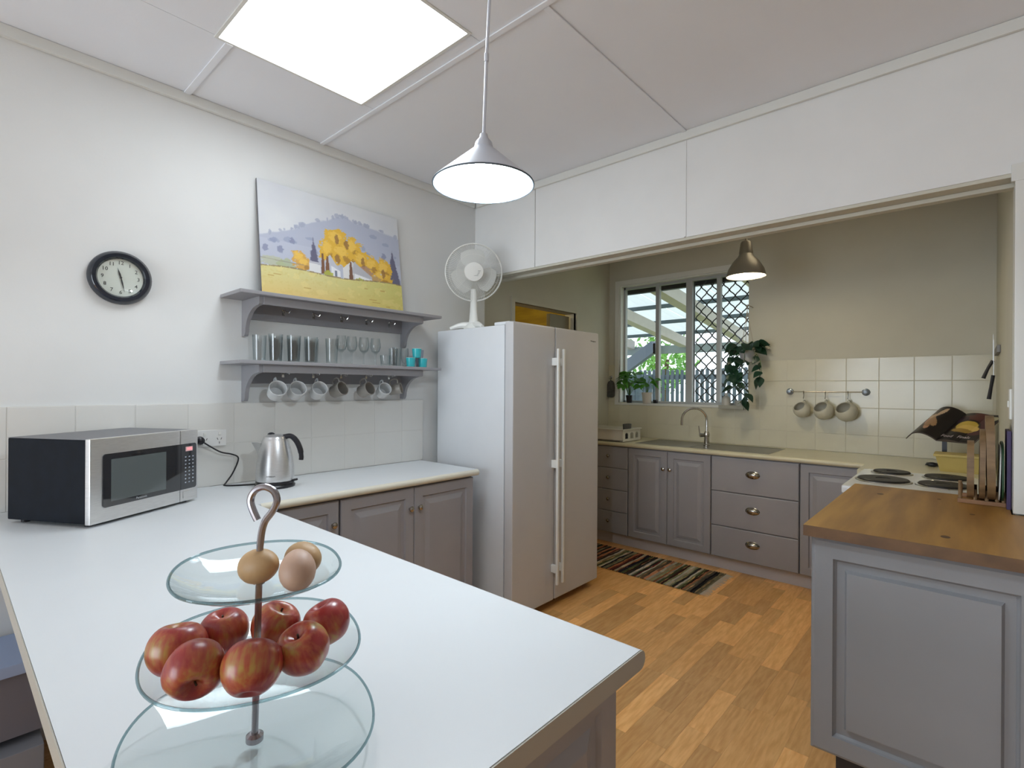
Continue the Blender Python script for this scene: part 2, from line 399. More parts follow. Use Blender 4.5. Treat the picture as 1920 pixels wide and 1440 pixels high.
obj('sash_stile', B(box, -1.922, -1.905, fy1, fy1+.02, WZ0+.02, WZ1-.03), m_black, w1, world=True)
for x0, x1 in ((WX0+.03, -2.262), (-2.226, -1.965), (-1.907, -1.685), (-1.651, WX1-.014)):
    obj('pane', B(box, x0, x1, fy0+.015, fy0+.019, WZ0+.02, WZ1-.035), m_pane, w1, 0, world=True)
obj('latch', B(box, -2.278, -2.262, fy0-.03, fy0-.012, 1.70, 1.80, c=.003), m_black, w1, world=True)
obj('roller_stop', B(box, -2.27, -2.235, fy0-.04, fy0-.012, WZ0+.002, WZ0+.035, c=.004), m_black, w1, world=True)
b = bmesh.new(); gy = fy1+.035; gx0, gx1, gz0, gz1 = -1.905, WX1-.012, WZ0+.01, WZ1-.03
px, pz = .100, .112
n1 = 16
def diag(sgn):
    c = -30
    for q in range(-20, 24):
        pts = []
        # line z = sgn*(x) + c
        for s in range(0, 121):
            x = gx0+(gx1-gx0)*s/120; z = gz0+q*pz+sgn*(x-gx0)*(pz/px)
            if z < gz0 or z > gz1:
                if len(pts) > 3: tube(b, pts[::3]+[pts[-1]], .0055, 5)
                pts = []; continue
            wob = .004*math.sin(2*PI*(x-gx0)/px*2); pts.append((x, gy+.002*sgn, z+wob*sgn))
        if len(pts) > 3: tube(b, pts[::3]+[pts[-1]], .0055, 5)
diag(1); diag(-1)
obj('security_mesh', b, m_black, w1, world=True)
obj('awning_head', B(box, WX0-.1, WX1+.1, YW+.15, YW+.2, 2.32, 2.5), m_black, w1, 0, world=True)
# ================================================================ OUTSIDE
m_pale = mat('pale painted beam', (.66, .60, .57), .6, noise=.06)
m_darkb = mat('dark purlin', (.10, .14, .16), .6)
m_corr = bpy.data.materials.new('corrugated sheet'); m_corr.use_nodes = True
nn = m_corr.node_tree; pr = nn.nodes['Principled BSDF']; pr.inputs['Base Color'].default_value = (.62, .68, .70, 1); pr.inputs['Roughness'].default_value = .5
tl = nn.nodes.new('ShaderNodeBsdfTranslucent'); tl.inputs[0].default_value = (.62, .70, .72, 1); ms = nn.nodes.new('ShaderNodeMixShader'); ms.inputs[0].default_value = .55
nn.links.new(pr.outputs[0], ms.inputs[1]); nn.links.new(tl.outputs[0], ms.inputs[2]); nn.links.new(ms.outputs[0], nn.nodes['Material Output'].inputs[0])
PY0, PY1 = 4.66, 8.5
def rz(y): return 2.76-.125*(y-PY0)
pt = thing('patio_roof', 'open patio roof of corrugated sheets on pale beams outside the window', 'roof', (-4, PY0, 2.5))
for k in range(9):
    x0 = -7.6+k*.86; vs = []; fs = []; N = 26
    for i in range(N+1):
        x = x0+.85*i/N; z = .012*math.cos(2*PI*i/4.33)
        vs += [(x, PY0, rz(PY0)+.05+z), (x, PY1+.15, rz(PY1+.15)+.05+z)]
    for i in range(N): fs.append((2*i, 2*i+1, 2*i+3, 2*i+2))
    obj('roof_sheet', B(addm, vs, fs), m_corr, pt, 60, world=True)
for k, y in enumerate((5.0, 5.85, 6.7, 7.55, 8.35)):
    obj('purlin', B(box, -7.6, .4, y, y+.04, rz(y)-.02, rz(y)+.033), m_darkb, pt, 0, world=True)
for x in (-4.75, -3.75, -2.75, -1.75, -.9, -5.8):
    a, c = PY0, PY1
    vs = [(x+dx, y, rz(y)-.055+dz) for y in (a, c) for dx in (0, .14) for dz in (-.15, 0)]
    obj('beam', B(addm, vs, [(0, 1, 3, 2), (4, 6, 7, 5), (0, 4, 5, 1), (2, 3, 7, 6), (0, 2, 6, 4), (1, 5, 7, 3)]), m_pale, pt, 0, world=True)
obj('beam', B(box, -7.6, .4, PY1, PY1+.07, 1.98, 2.12), mat('fascia beam', (.30, .36, .38), .6), pt, 0, world=True)
for x in (-6.9, -.2): obj('post', B(box, x, x+.1, PY1-.02, PY1+.08, -.3, 2.3), m_pale, pt, 0, world=True)
b = bmesh.new(); tube(b, [(-5.5, 8.4, 1.25), (-4.15, 8.4, 2.12)], .13, 4)
obj('brace', b, mat('brace paint', (.20, .24, .33), .6), pt, 0, world=True)
m_fence = mat('fence timber', (.16, .21, .27), .75, noise=.3, nscale=6)
FY = 9.4; fe = thing('picket_fence', 'weathered blue grey picket fence seen through the kitchen window', 'fence', (-4, FY, -.3))
fp = obj('picket', B(prism, [(0, 0), (.056, 0), (.056, 2.02), (.028, 2.04), (0, 2.02)], .02), m_fence, fe, 0); fp.location = (-2.6, 0, 0)
fp.location = (-1.0, 0, 0)
for k in range(1, 46): inst(fp, 'picket', T(-1.0+k*.096, 0, random.uniform(-.015, .015)), fe)
obj('rail', B(box, -2.7, 3.3, .021, .06, 1.84, 1.93), m_fence, fe, 0)
obj('rail', B(box, -2.7, 3.3, .021, .06, .55, .65), m_fence, fe, 0)
for k in range(7): obj('fence_panel', B(box, -1.95+k*.18, -1.78+k*.18, -.06, -.03, 0, 1.94), m_fence, fe, 0)
struct('ground', B(box, -16, 8, 4.64, 22, -.36, -.3), mat('lawn', (.20, .30, .08), .9, col2=(.35, .36, .2), nscale=2))
m_leafo = mat('garden foliage', (.13, .36, .07), .6, col2=(.25, .52, .12), nscale=4)
m_bark = mat('bark', (.12, .09, .06), .9)
for k, (x, y, z, r_, lab) in enumerate(((-5.9, 12.3, 2.0, .95, 'leafy green tree behind the left end of the fence'), (-3.2, 14.5, 1.5, 1.0, 'bright green tree beyond the security mesh'), (-8.9, 13.2, 2.6, 1.2, 'tall green tree seen through the leftmost pane'))):
    tr = thing('tree', lab, 'tree', (x, y, -.3), group='trees beyond the picket fence')
    obj('trunk', B(tube, [(0, 0, 0), (.05, 0, z-.2), (.1, .1, z+.4)], [.12, .05], 8), m_bark, tr)
    b = bmesh.new()
    for q in range(800):
        a = random.uniform(0, 2*PI); ph = math.acos(random.uniform(-1, 1)); rr_ = r_*random.uniform(.5, 1)*(1+.25*math.sin(3*a+2*ph))
        p = Vector((rr_*math.sin(ph)*math.cos(a), rr_*math.sin(ph)*math.sin(a), z+.3+rr_*.8*math.cos(ph)))
        e = Euler((random.uniform(0, 6), random.uniform(0, 6), 0)).to_matrix().to_4x4(); s = random.uniform(.05, .10)
        addm(b, [(-s, 0, 0), (0, -s*.5, 0), (s, 0, 0), (0, s*.5, 0)], [(0, 1, 2, 3)], T(*p) @ e)
    obj('foliage', b, m_leafo, tr, 0, kind='stuff', fix=False)
# ================================================================ CABINETS
def slab(bm, pts, z0, z1, M=ID):
    n = len(pts); addm(bm, [(x, y, z0) for x, y in pts]+[(x, y, z1) for x, y in pts], [tuple(range(n))[::-1], tuple(range(n, 2*n))]+[(i, (i+1) % n, (i+1) % n+n, i+n) for i in range(n)], M)
KNOB = [(0, 0), (.006, 0), (.005, .006), (.0055, .010), (.0125, .014), (.015, .019), (.013, .024), (.007, .027), (0, .028)]
def knob(parent, x, z):
    return obj('knob', B(lathe, KNOB, 16, T(x, -T_, z) @ RX(90)), m_nickel, parent)
def cup(parent, x, z):
    b = bmesh.new()
    for sc_, fl_ in ((1, 0), (.9, 1)):
        vs = []; fs = []; N, K = 14, 7
        for i in range(N+1):
            a = PI*i/N
            for j in range(K+1):
                p = rad(-25+(115*j/K)); vs.append((x-.046*sc_*math.cos(a)*math.cos(p), -T_-.026*sc_*math.sin(a)*max(0, math.cos(p)), z+.024*sc_*math.sin(p)))
        for i in range(N):
            for j in range(K): fs.append((i*(K+1)+j, (i+1)*(K+1)+j, (i+1)*(K+1)+j+1, i*(K+1)+j+1))
        addm(b, vs, fs)
    lathe(b, [(0, 0), (.05, 0), (.05, .002), (0, .002)], 20, T(x, -T_+.0005, z) @ RX(90), 1, .56)
    return obj('cup_handle', b, m_nickel, parent, fix=False)
def cabinet(label, loc, rotz, w, z0, z1, depth, fronts, group=None, name='base_cabinet', m=None):
    """local frame: front plane y=0 facing -y, x from 0 to w, absolute z"""
    t = thing(name, label, 'cabinet', loc, rotz, group)
    obj('body', B(box, .0012, w-.0012, .002, depth, z0, z1-.0002), m or m_grey, t, 0)
    for f in fronts:
        kind, x0, x1, a, c = f[:5]
        o = obj('door' if kind == 'door' else ('drawer' if kind == 'drawer' else 'end_panel'),
                B(panel, x1-x0, c-a, RAISED if kind != 'drawer' else DRAWER, T(x0, 0, a)), m or m_grey, t, 20)
        if len(f) > 5:
            if f[5] == 'cup': cup(o, (x0+x1)/2, (a+c)/2+.015)
            else: knob(o, f[5], f[6])
    return t
ZT = .862
# left run, facing +X
LX = -2.149
cabinet('grey cupboard in the left run, mostly hidden behind the white peninsula top', (LX, .86, 0), 90, .352, .10, ZT, .49, [('door', .003, .349, .105, .855, .317, .75)])
cabinet('grey double cupboard with two knobs beside the white fridge', (LX, 1.215, 0), 90, .835, .10, ZT, .49, [('door', .003, .4135, .105, .855, .385, .75), ('door', .4165, .832, .105, .855, .443, .75)])
struct('baseboard_left', B(box, -2.6, -2.2, .87, 2.04, 0, .098), m_grey)
# peninsula
cabinet('grey cupboard end under the free corner of the white peninsula', (-.502, .32, 0), 90, .515, .10, ZT, .56, [('end_panel', .003, .512, .105, .855)], name='base_cabinet')
cabinet('long grey cupboard back under the white peninsula near the camera', (-2.12, .318, 0), 0, 1.05, .10, ZT, .50, [('end_panel', .003, .522, .105, .855), ('end_panel', .527, 1.047, .105, .855)], name='base_cabinet')
struct('baseboard_peninsula', B(box, -2.1, -.56, .36, .80, 0, .098), m_grey)
# kitchen back run facing -Y
YC = 3.95
cabinet('grey cabinet of four small drawers in the dark corner beside the fridge', (-2.56, YC, 0), 0, .366, .10, ZT, .54,
        [('drawer', .003, .363, .105+k*.189, .105+k*.189+.186, .183, .105+k*.189+.105) for k in range(4)])
cabinet('grey double cupboard under the sink with two round knobs', (-2.192, YC, 0), 0, .706, .10, ZT, .54, [('door', .003, .3515, .105, .858, .325, .715), ('door', .3545, .703, .105, .858, .382, .715)])
cabinet('grey cabinet of three wide drawers with cup handles', (-1.484, YC, 0), 0, .602, .10, ZT, .54, [('drawer', .003, .599, .105, .336, 'cup'), ('drawer', .003, .599, .340, .596, 'cup'), ('drawer', .003, .599, .600, .858, 'cup')])
cabinet('grey single-door corner cupboard between the wide drawers and the cooker', (-.880, YC, 0), 0, .40, .10, ZT, .54, [('door', .003, .397, .105, .858)])
struct('baseboard_back', B(box, -2.7, -.5, YC+.045, YC+.06, 0, .098), mat('kickboard', (.56, .53, .53), .5))
# right bench, facing -Y
cabinet('large grey raised-panel cupboard under the timber bench top', (-.398, 1.934, 0), 0, .565, .19, .893, .92, [], name='bench_cabinet', m=m_greyb)
bc = [o for o in COL.objects if o.name.startswith('bench_cabinet')][0]
RB = [(0, -.002), (0, T_-.012), (.004, T_-.004), (.012, T_), (.063, T_), (.066, T_-.008), (.072, T_-.015), (.094, T_-.014), (.101, T_+.001), (.108, T_+.002)]
obj('door', B(panel, .556, .695, RB, T(.003, 0, .194)), m_greyb, bc, 20)
cabinet('grey raised-panel cupboard at the right edge of the timber bench', (.169, 1.934, 0), 0, .56, .19, .893, .60, [], name='bench_cabinet', m=m_greyb)
bc = [o for o in COL.objects if o.name.startswith('bench_cabinet')][1]
obj('door', B(panel, .554, .695, RB, T(.003, 0, .194)), m_greyb, bc, 20)
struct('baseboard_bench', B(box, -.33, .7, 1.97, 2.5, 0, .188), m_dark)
m_knot = mat('timber knot', (.09, .035, .012), .5)
# ---------------------------------------------------------------- tops
t = thing('countertop', 'broad white laminate peninsula top in the foreground', 'countertop', (-1.55, .48, .9))
NP = [(.106, .8655)]+[(.8395+.0172*math.cos(rad(a)), .8827+.0172*math.sin(rad(a))) for a in range(-90, 91, 15)]+[(.106, .8999)]
obj('top', B(prism, NP, 2.213, T(-.4431, 0, 0) @ RZ(90)), m_lam, t, 30, world=True)
b = bmesh.new()
def hcyl(bm, x, y, z0, z1, r, a0, a1, n=10):
    addm(bm, [(x, y, z) for z in (z0, z1)]+[(x+r*math.cos(a0+(a1-a0)*k/n), y+r*math.sin(a0+(a1-a0)*k/n), z) for z in (z0, z1) for k in range(n+1)],
         [(0,)+tuple(range(2, n+3)), (1,)+tuple(range(2*n+3, n+2, -1))]+[(2+k, 3+k, n+4+k, n+3+k) for k in range(n)]+[(0, 1, n+3, 2), (0, n+2, 2*n+3, 1)])
prism(b, [(y, z if z < .899 else z-.0012) for y, z in NP], .0025, T(-.4403, 0, 0) @ RZ(90)); box(b, X0+.002, -.4425, .1035, .1055, .8655, .8985)
obj('edge_strip', b, m_lamedge, t, 0, world=True)
def nose(pts, r=.0175):
    return B(tube, pts, r, 16)
t = thing('left_worktop', 'cream edged white worktop between the kettle and the fridge', 'countertop', (-2.38, 1.46, .9))
b = B(box, X0+.012, -2.118, .858, 2.068, .865, .8998); box(b, X0+.012, -2.112, .841, .858, .884, .8998)
obj('top', b, m_lam, t, 0, world=True)
obj('front_nosing', nose([(-2.119, .858, .8824), (-2.119, 2.068, .8824)]), mat('cream nosing', (.70, .67, .56), .4), t, world=True)
t = thing('kitchen_worktop', 'long cream laminate worktop under the window with inset sink', 'countertop', (-1.3, 4.2, .9))
b = bmesh.new(); SKX0, SKX1, SKY0, SKY1 = -2.15, -1.09, 3.975, 4.425
box(b, XK+.002, SKX0+.03, 3.93, 4.508, .865, .9); box(b, SKX1-.03, XR-.002, 3.93, 4.508, .865, .9); box(b, SKX0+.03, SKX1-.03, 3.93, SKY0+.02, .865, .9); box(b, SKX0+.03, SKX1-.03, SKY1-.02, 4.508, .865, .9)
box(b, -.505, XR-.002, 3.600, 3.93, .865, .9)
obj('top', b, m_cream, t, 0, world=True)
obj('front_nosing', nose([(XK+.002, 3.93, .8825), (-.505, 3.93, .8825)]), m_cream, t, world=True)
t = thing('timber_benchtop', 'timber bench top with knots over the grey cupboards at right', 'countertop', (0, 2.2, .93))
obj('top', B(slab, [(-.411, 1.888), (.72, 1.888), (.72, YB-.016), (XR-.006, YB-.016), (XR-.006, 2.876), (-.411, 2.876)], .8935, .9285), m_wood, t, 0, world=True)
obj('edge_strip', B(box, -.411, .72, 1.8855, 1.8875, .8935, .928), m_woodedge, t, 0, world=True)
for (x, y, r) in ((-.29, 2.66, .012), (-.06, 2.02, .012), (-.1, 2.7, .007), (.0, 2.45, .008)): b = B(lathe, [(0, .0004), (r, .0002), (r, 0)], 14, T(x, y, .9285), 1, 1.5); obj('knot', b, m_knot, t, 0, world=True)
m_sink = mat('sink steel', (.30, .29, .26), .34, .9, noise=.1, nscale=20)
t = thing('sink', 'stainless steel sink with ribbed drainer set in the cream worktop', 'sink', (-1.62, 4.2, .9))
def up(x, y, z): return T(x, y, z) @ RX(-90)
obj('basin', B(panel, .44, .45, [(0, .0006), (0, .002), (.025, .003), (.032, 0), (.05, -.15)], up(SKX0, SKY0, .9)), m_sink, t, 30, world=True)
b = B(panel, .62, .45, [(0, .0006), (0, .002), (.025, .003), (.040, -.008)], up(SKX0+.44, SKY0, .9))
for k in range(9): box(b, SKX0+.50, SKX1-.06, SKY0+.07+k*.037, SKY0+.078+k*.037, .8915, .8945)
obj('drainer', b, m_sink, t, 30, world=True)
t = thing('kitchen_tap', 'tall gooseneck mixer tap behind the sink', 'tap', (-1.624, 4.205, .903))
b = B(lathe, [(0, 0), (.026, 0), (.026, .006), (.021, .012), (.021, .075), (.024, .08), (.024, .10), (.016, .115), (0, .116)], 18)
obj('body', b, m_chrome, t)
d = Vector((-.80, -.60, 0)); P = []
for k in range(13):
    a = PI*k/12*1.03; P.append(tuple(d*(.1-.1*math.cos(a))+Vector((0, 0, .205+.1*math.sin(a)))))
obj('spout', B(tube, [(0, 0, .10), (0, 0, .16)]+P+[tuple(d*.2+Vector((0, 0, .165)))], .0095, 10), m_chrome, t)
b = B(tube, [(0, 0, .085), (-.03, -.028, .085), (-.042, -.038, .085)], [.012, .016, .017], 12); tube(b, [(-.042, -.038, .09), (-.05, -.042, .16)], [.005, .004], 8)
obj('lever', b, m_nickel, t)
# ---------------------------------------------------------------- dish rack and holder
m_rack = mat('white rack plastic', (.72, .70, .62), .4)
t = thing('dish_rack', 'white plastic dish rack with arched slots beside the fridge', 'dish rack', (-2.47, 4.09, .905))
b = bmesh.new(); hx, hy, hz = .225, .155, .10
prof = lambda f: 1-.08*(1-f)
for sx in (-1, 1):
    # end walls with pointed slots
    w = 2*hy; nseg = 3; x = sx*hx
    box(b, x-.003, x+.003, -hy, hy, .0, .022, c=0); box(b, x-.003, x+.003, -hy, hy, .085, hz)
    for k in range(nseg+1):
        y = -hy+.02+(w-.04)*k/nseg; box(b, x-.003, x+.003, y-.017, y+.017, .02, .087)
    for k in range(nseg):
        y = -hy+.02+(w-.04)*(k+.5)/nseg; prism(b, [(-.035, .0), (.035, 0), (.018, -.02), (0, -.006), (-.018, -.02)], .006, T(x+.003, y, .087) @ RZ(90))
box(b, -hx, hx, -hy, -hy+.005, .004, hz); box(b, -hx, hx, hy-.005, hy, .004, hz); box(b, -hx, hx, -hy, hy, 0.006, .011)
for sx in (-1, 1):
    for sy in (-1, 1): box(b, sx*(hx-.02)-.01, sx*(hx-.02)+.01, sy*(hy-.02)-.01, sy*(hy-.02)+.01, -.004, .008)
obj('basket', b, m_rack, t, 0)
b = bmesh.new(); box(b, -hx-.012, hx+.012, -hy-.012, -hy+.004, hz, hz+.007, c=.003); box(b, -hx-.012, hx+.012, hy-.004, hy+.012, hz, hz+.007, c=.003); box(b, -hx-.012, -hx+.004, -hy, hy, hz, hz+.007, c=.003); box(b, hx-.004, hx+.012, -hy, hy, hz, hz+.007, c=.003)
obj('rim', b, m_rack, t)
t = thing('cutlery_holder', 'dark grey cutlery holder standing inside the dish rack', 'holder', (-2.285, 4.08, .917))
obj('cup', B(lathe, [(0, 0), (.030, 0), (.038, .135), (.034, .135), (.027, .006), (0, .006)], 16, ID, .8, 1.5), mat('grey plastic', (.09, .09, .085), .5), t)
# ---------------------------------------------------------------- cooker
t = thing('cooker', 'white electric cooker with four solid hotplates behind the timber bench', 'cooker', (-.19, 3.24, 0))
cx0, cx1, cy0, cy1 = -.470, .098, 2.893, 3.592
obj('body', B(box, cx0+.03, cx1, cy0+.008, cy1-.008, .06, .873, c=.004), m_white, t, world=True)
obj('hob_top', B(box, cx0, cx1, cy0, cy1, .8735, .912, c=.010), mat('hob enamel', (.76, .76, .75), .2), t, world=True)
obj('oven_door', B(box, cx0+.008, cx0+.029, cy0+.015, cy1-.015, .18, .76, c=.005), m_white, t, world=True)
obj('control_panel', B(box, cx0+.010, cx0+.029, cy0+.015, cy1-.015, .77, .868, c=.003), m_white, t, world=True)
b = bmesh.new()
for k in range(5): lathe(b, [(0, 0), (.02, 0), (.018, .02), (0, .022)], 14, T(cx0+.0095, cy0+.12+k*.11, .82) @ RY(-90))
obj('control_knob', b, m_white, t, world=True)
b = B(tube, [(cx0-.028, cy0+.05, .735), (cx0-.028, cy1-.05, .735)], .009, 10); box(b, cx0-.03, cx0+.009, cy0+.06, cy0+.08, .728, .742); box(b, cx0-.03, cx0+.009, cy1-.08, cy1-.06, .728, .742)
obj('door_handle', b, m_white, t, world=True)
m_plate2 = mat('hotplate iron', (.014, .011, .009), .5, bump=.2, bscale=80)
for (x, y, r) in ((-.33, 3.49, .083), (-.335, 3.175, .108), (-.098, 3.47, .092), (-.103, 3.185, .096)):
    hp = obj('hotplate', B(lathe, [(0, .010), (r*.28, .010), (r*.30, .013), (r*.96, .013), (r, .009), (r, .002), (0, .002)], 32, T(x, y, .912)), m_plate2, t, world=True)
    obj('trim_ring', B(lathe, [(r+.001, .001), (r+.001, .006), (r+.010, .004), (r+.012, .0005)], 32, T(x, y, .912)), m_chrome, hp, world=True)
# ================================================================ FRIDGE
t = thing('fridge', 'tall white side-by-side fridge standing at the kitchen opening', 'fridge', (-2.27, 2.61, 0))
fx0, fx1, fx2, fy0, fy1 = -2.60, -2.006, -1.935, 2.165, 3.055
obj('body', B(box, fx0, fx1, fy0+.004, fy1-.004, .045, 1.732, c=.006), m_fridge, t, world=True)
b = bmesh.new(); box(b, fx1-.004, fx1+.004, fy0+.012, fy1-.012, .06, 1.725)
obj('door_seal', b, mat('seal grey', (.22, .24, .27), .6), t, 0, world=True)
fm = 2.560
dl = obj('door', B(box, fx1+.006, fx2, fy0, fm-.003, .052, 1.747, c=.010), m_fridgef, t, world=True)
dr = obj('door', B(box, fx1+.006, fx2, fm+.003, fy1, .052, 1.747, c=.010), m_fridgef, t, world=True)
obj('hinge_cover', B(box, fx1-.09, fx1+.03, fy0+.012, fy0+.06, 1.733, 1.751, c=.004), m_fridge, t, world=True)
b = bmesh.new()
for y in (fy0+.06, fy1-.06):
    for x in (fx0+.06, fx1-.05): lathe(b, [(0, 0), (.02, 0), (.02, .044), (0, .044)], 12, T(x, y, 0))
obj('foot', b, m_black, t, world=True)
for dd, y in ((dl, fm-.026), (dr, fm+.030)):
    h = obj('handle', B(box, fx2+.034, fx2+.050, y-.009, y+.009, .16, 1.61, c=.006), m_white, dd, world=True)
b0_ = None
for dd, y in ((dl, fm-.026), (dr, fm+.030)):
    for z in (.255, .90, 1.53): obj('handle_bracket', B(box, fx2-.001, fx2+.036, y-.009, y+.009, z-.024, z+.024, c=.003), m_white, dd, world=True)
text('brand_mark', 'Westinghouse', .011, T(fx2+.0006, 2.985, 1.688) @ RZ(90) @ RX(90), mat('mark grey', (.14, .14, .13), .5), dr, world=True)
# ---------------------------------------------------------------- fan on the fridge
hd = Vector((.74, -.67, -.12)).normalized()
t = thing('desk_fan', 'white desk fan standing on top of the fridge', 'fan', (-2.405, 2.305, 1.7325))
FH = Vector((.02, -.02, .372)); r_ = hd.cross(Vector((0, 0, 1))).normalized(); u_ = r_.cross(hd).normalized()
Mh = Matrix((r_, u_, hd)).transposed().to_4x4(); Mh.translation = FH
b = bmesh.new()
lathe(b, [(0, .0), (.06, .0), (.066, .012), (.050, .04), (.03, .05), (0, .055)], 24)
for a in (20, 160, 270):
    tube(b, [(0, 0, .03), (.08*math.cos(rad(a-42)), .08*math.sin(rad(a-42)), .034), (.15*math.cos(rad(a-42)), .15*math.sin(rad(a-42)), .012)], [.03, .02, .011], 8, 3)
obj('base', b, m_white, t)
obj('neck', B(lathe, [(.04, .03), (.030, .08), (.024, .16), (.022, .25), (.02, .27), (0, .27)], 18, ID, 1.05, .8), m_white, t)
obj('motor_housing', B(lathe, [(0, -.14), (.03, -.135), (.05, -.11), (.055, -.06), (.05, -.02), (.02, -.01), (0, -.01)], 20, Mh), m_white, t)
m_blade = mat('fan blade', (.62, .63, .60), .35)
for k in range(3):
    vs = []; fs = []; N, K = 8, 8
    for i in range(N+1):
        for j in range(K+1):
            rr_ = .028+.118*i/N; wd = rad(95*(.62+.38*math.sin(PI*min(1, i/N*.9+.1)))); a = rad(120*k+205)+wd*(j/K-.5)
            vs.append((rr_*math.cos(a), rr_*math.sin(a), .005+.022*(j/K-.5)))
    for i in range(N):
        for j in range(K): fs.append((i*(K+1)+j, (i+1)*(K+1)+j, (i+1)*(K+1)+j+1, i*(K+1)+j+1))
    obj('blade', B(addm, vs, fs, Mh), m_blade, t, 60)
for nm, zz, sg in (('front_guard', .008, 1), ('rear_guard', -.004, -1)):
    b = bmesh.new()
    for k in range(90):
        a = 2*PI*k/90; ca, sa = math.cos(a), math.sin(a)
        P = [(.05*ca, .05*sa, zz+sg*.050), (.11*ca, .11*sa, zz+sg*.046), (.160*ca, .160*sa, zz+sg*.032), (.178*ca, .178*sa, zz)]
        tube(b, P, .0008, 3, 0, Mh, False)
    for r2, z2 in ((.11, .046), (.160, .032)): tube(b, [(r2*math.cos(2*PI*k/40), r2*math.sin(2*PI*k/40), zz+sg*z2) for k in range(40)], .0009, 4, 0, Mh, closed=True)
    obj(nm, b, m_white, t)
obj('guard_ring', B(tube, [(.180*math.cos(2*PI*k/48), .180*math.sin(2*PI*k/48), .002) for k in range(48)], .0048, 8, 0, Mh, closed=True), m_white, t)
cp = obj('hub_cap', B(lathe, [(.062, .050), (.062, .058), (.058, .064), (.02, .068), (0, .068)], 28, Mh), m_white, t)
b = bmesh.new()
for k in range(5): box(b, -.042+.004*k, -.014+.004*k, .004-.0075*k, .0065-.0075*k, .0665, .0675, Mh)
obj('vent_mark', b, mat('mark', (.25, .25, .24), .5), cp, 0)
# ================================================================ WALL SHELVES
def wallshelf(z, label):
    t = thing('wall_shelf', label, 'shelf', (X0+.004, 1.465, z))
    y0, y1 = .887, 2.045; xa = X0+.001
    obj('shelf_board', B(box, xa, -2.412, y0, y1, z-.017, z, c=.004), m_shelf, t, world=True)
    prof = [(0, 0), (.205, 0), (.205, -.034)]
    for k in range(9):
        a = rad(90*k/8); prof.append((.205-.012-.150*math.sin(a), -.034-.118*(1-math.cos(a))-.004))
    prof += [(.036, -.168), (.030, -.174), (0, -.174)]
    for y in (.985, 1.918): obj('bracket', B(prism, prof, .018, T(xa, y, z-.0175)), m_shelf, t, 40, world=True)
    obj('front_rail', B(box, -2.462, -2.445, 1.0035, 1.9175, z-.054, z-.0175, c=.0015), m_shelf, t, world=True)
    obj('back_rail', B(box, xa, xa+.016, 1.0035, 1.9175, z-.105, z-.0175, c=.0015), m_shelf, t, world=True)
    for y in (1.18, 1.343, 1.507, 1.667, 1.823):
        b = bmesh.new(); x = xa+.016
        for s in (-1, 1): tube(b, [(x, y, z-.045), (x+.012, y+.004*s, z-.047), (x+.026, y+.016*s, z-.058), (x+.036, y+.021*s, z-.048), (x+.034, y+.022*s, z-.040)], .0025, 6, 3)
        box(b, x, x+.002, y-.006, y+.006, z-.072, z-.036)
        obj('hook', b, m_chrome, t, world=True)
    return t
wallshelf(1.803, 'upper grey bracketed wall shelf carrying the landscape picture')
wallshelf(1.487, 'lower grey bracketed wall shelf carrying glasses, mugs hung below')
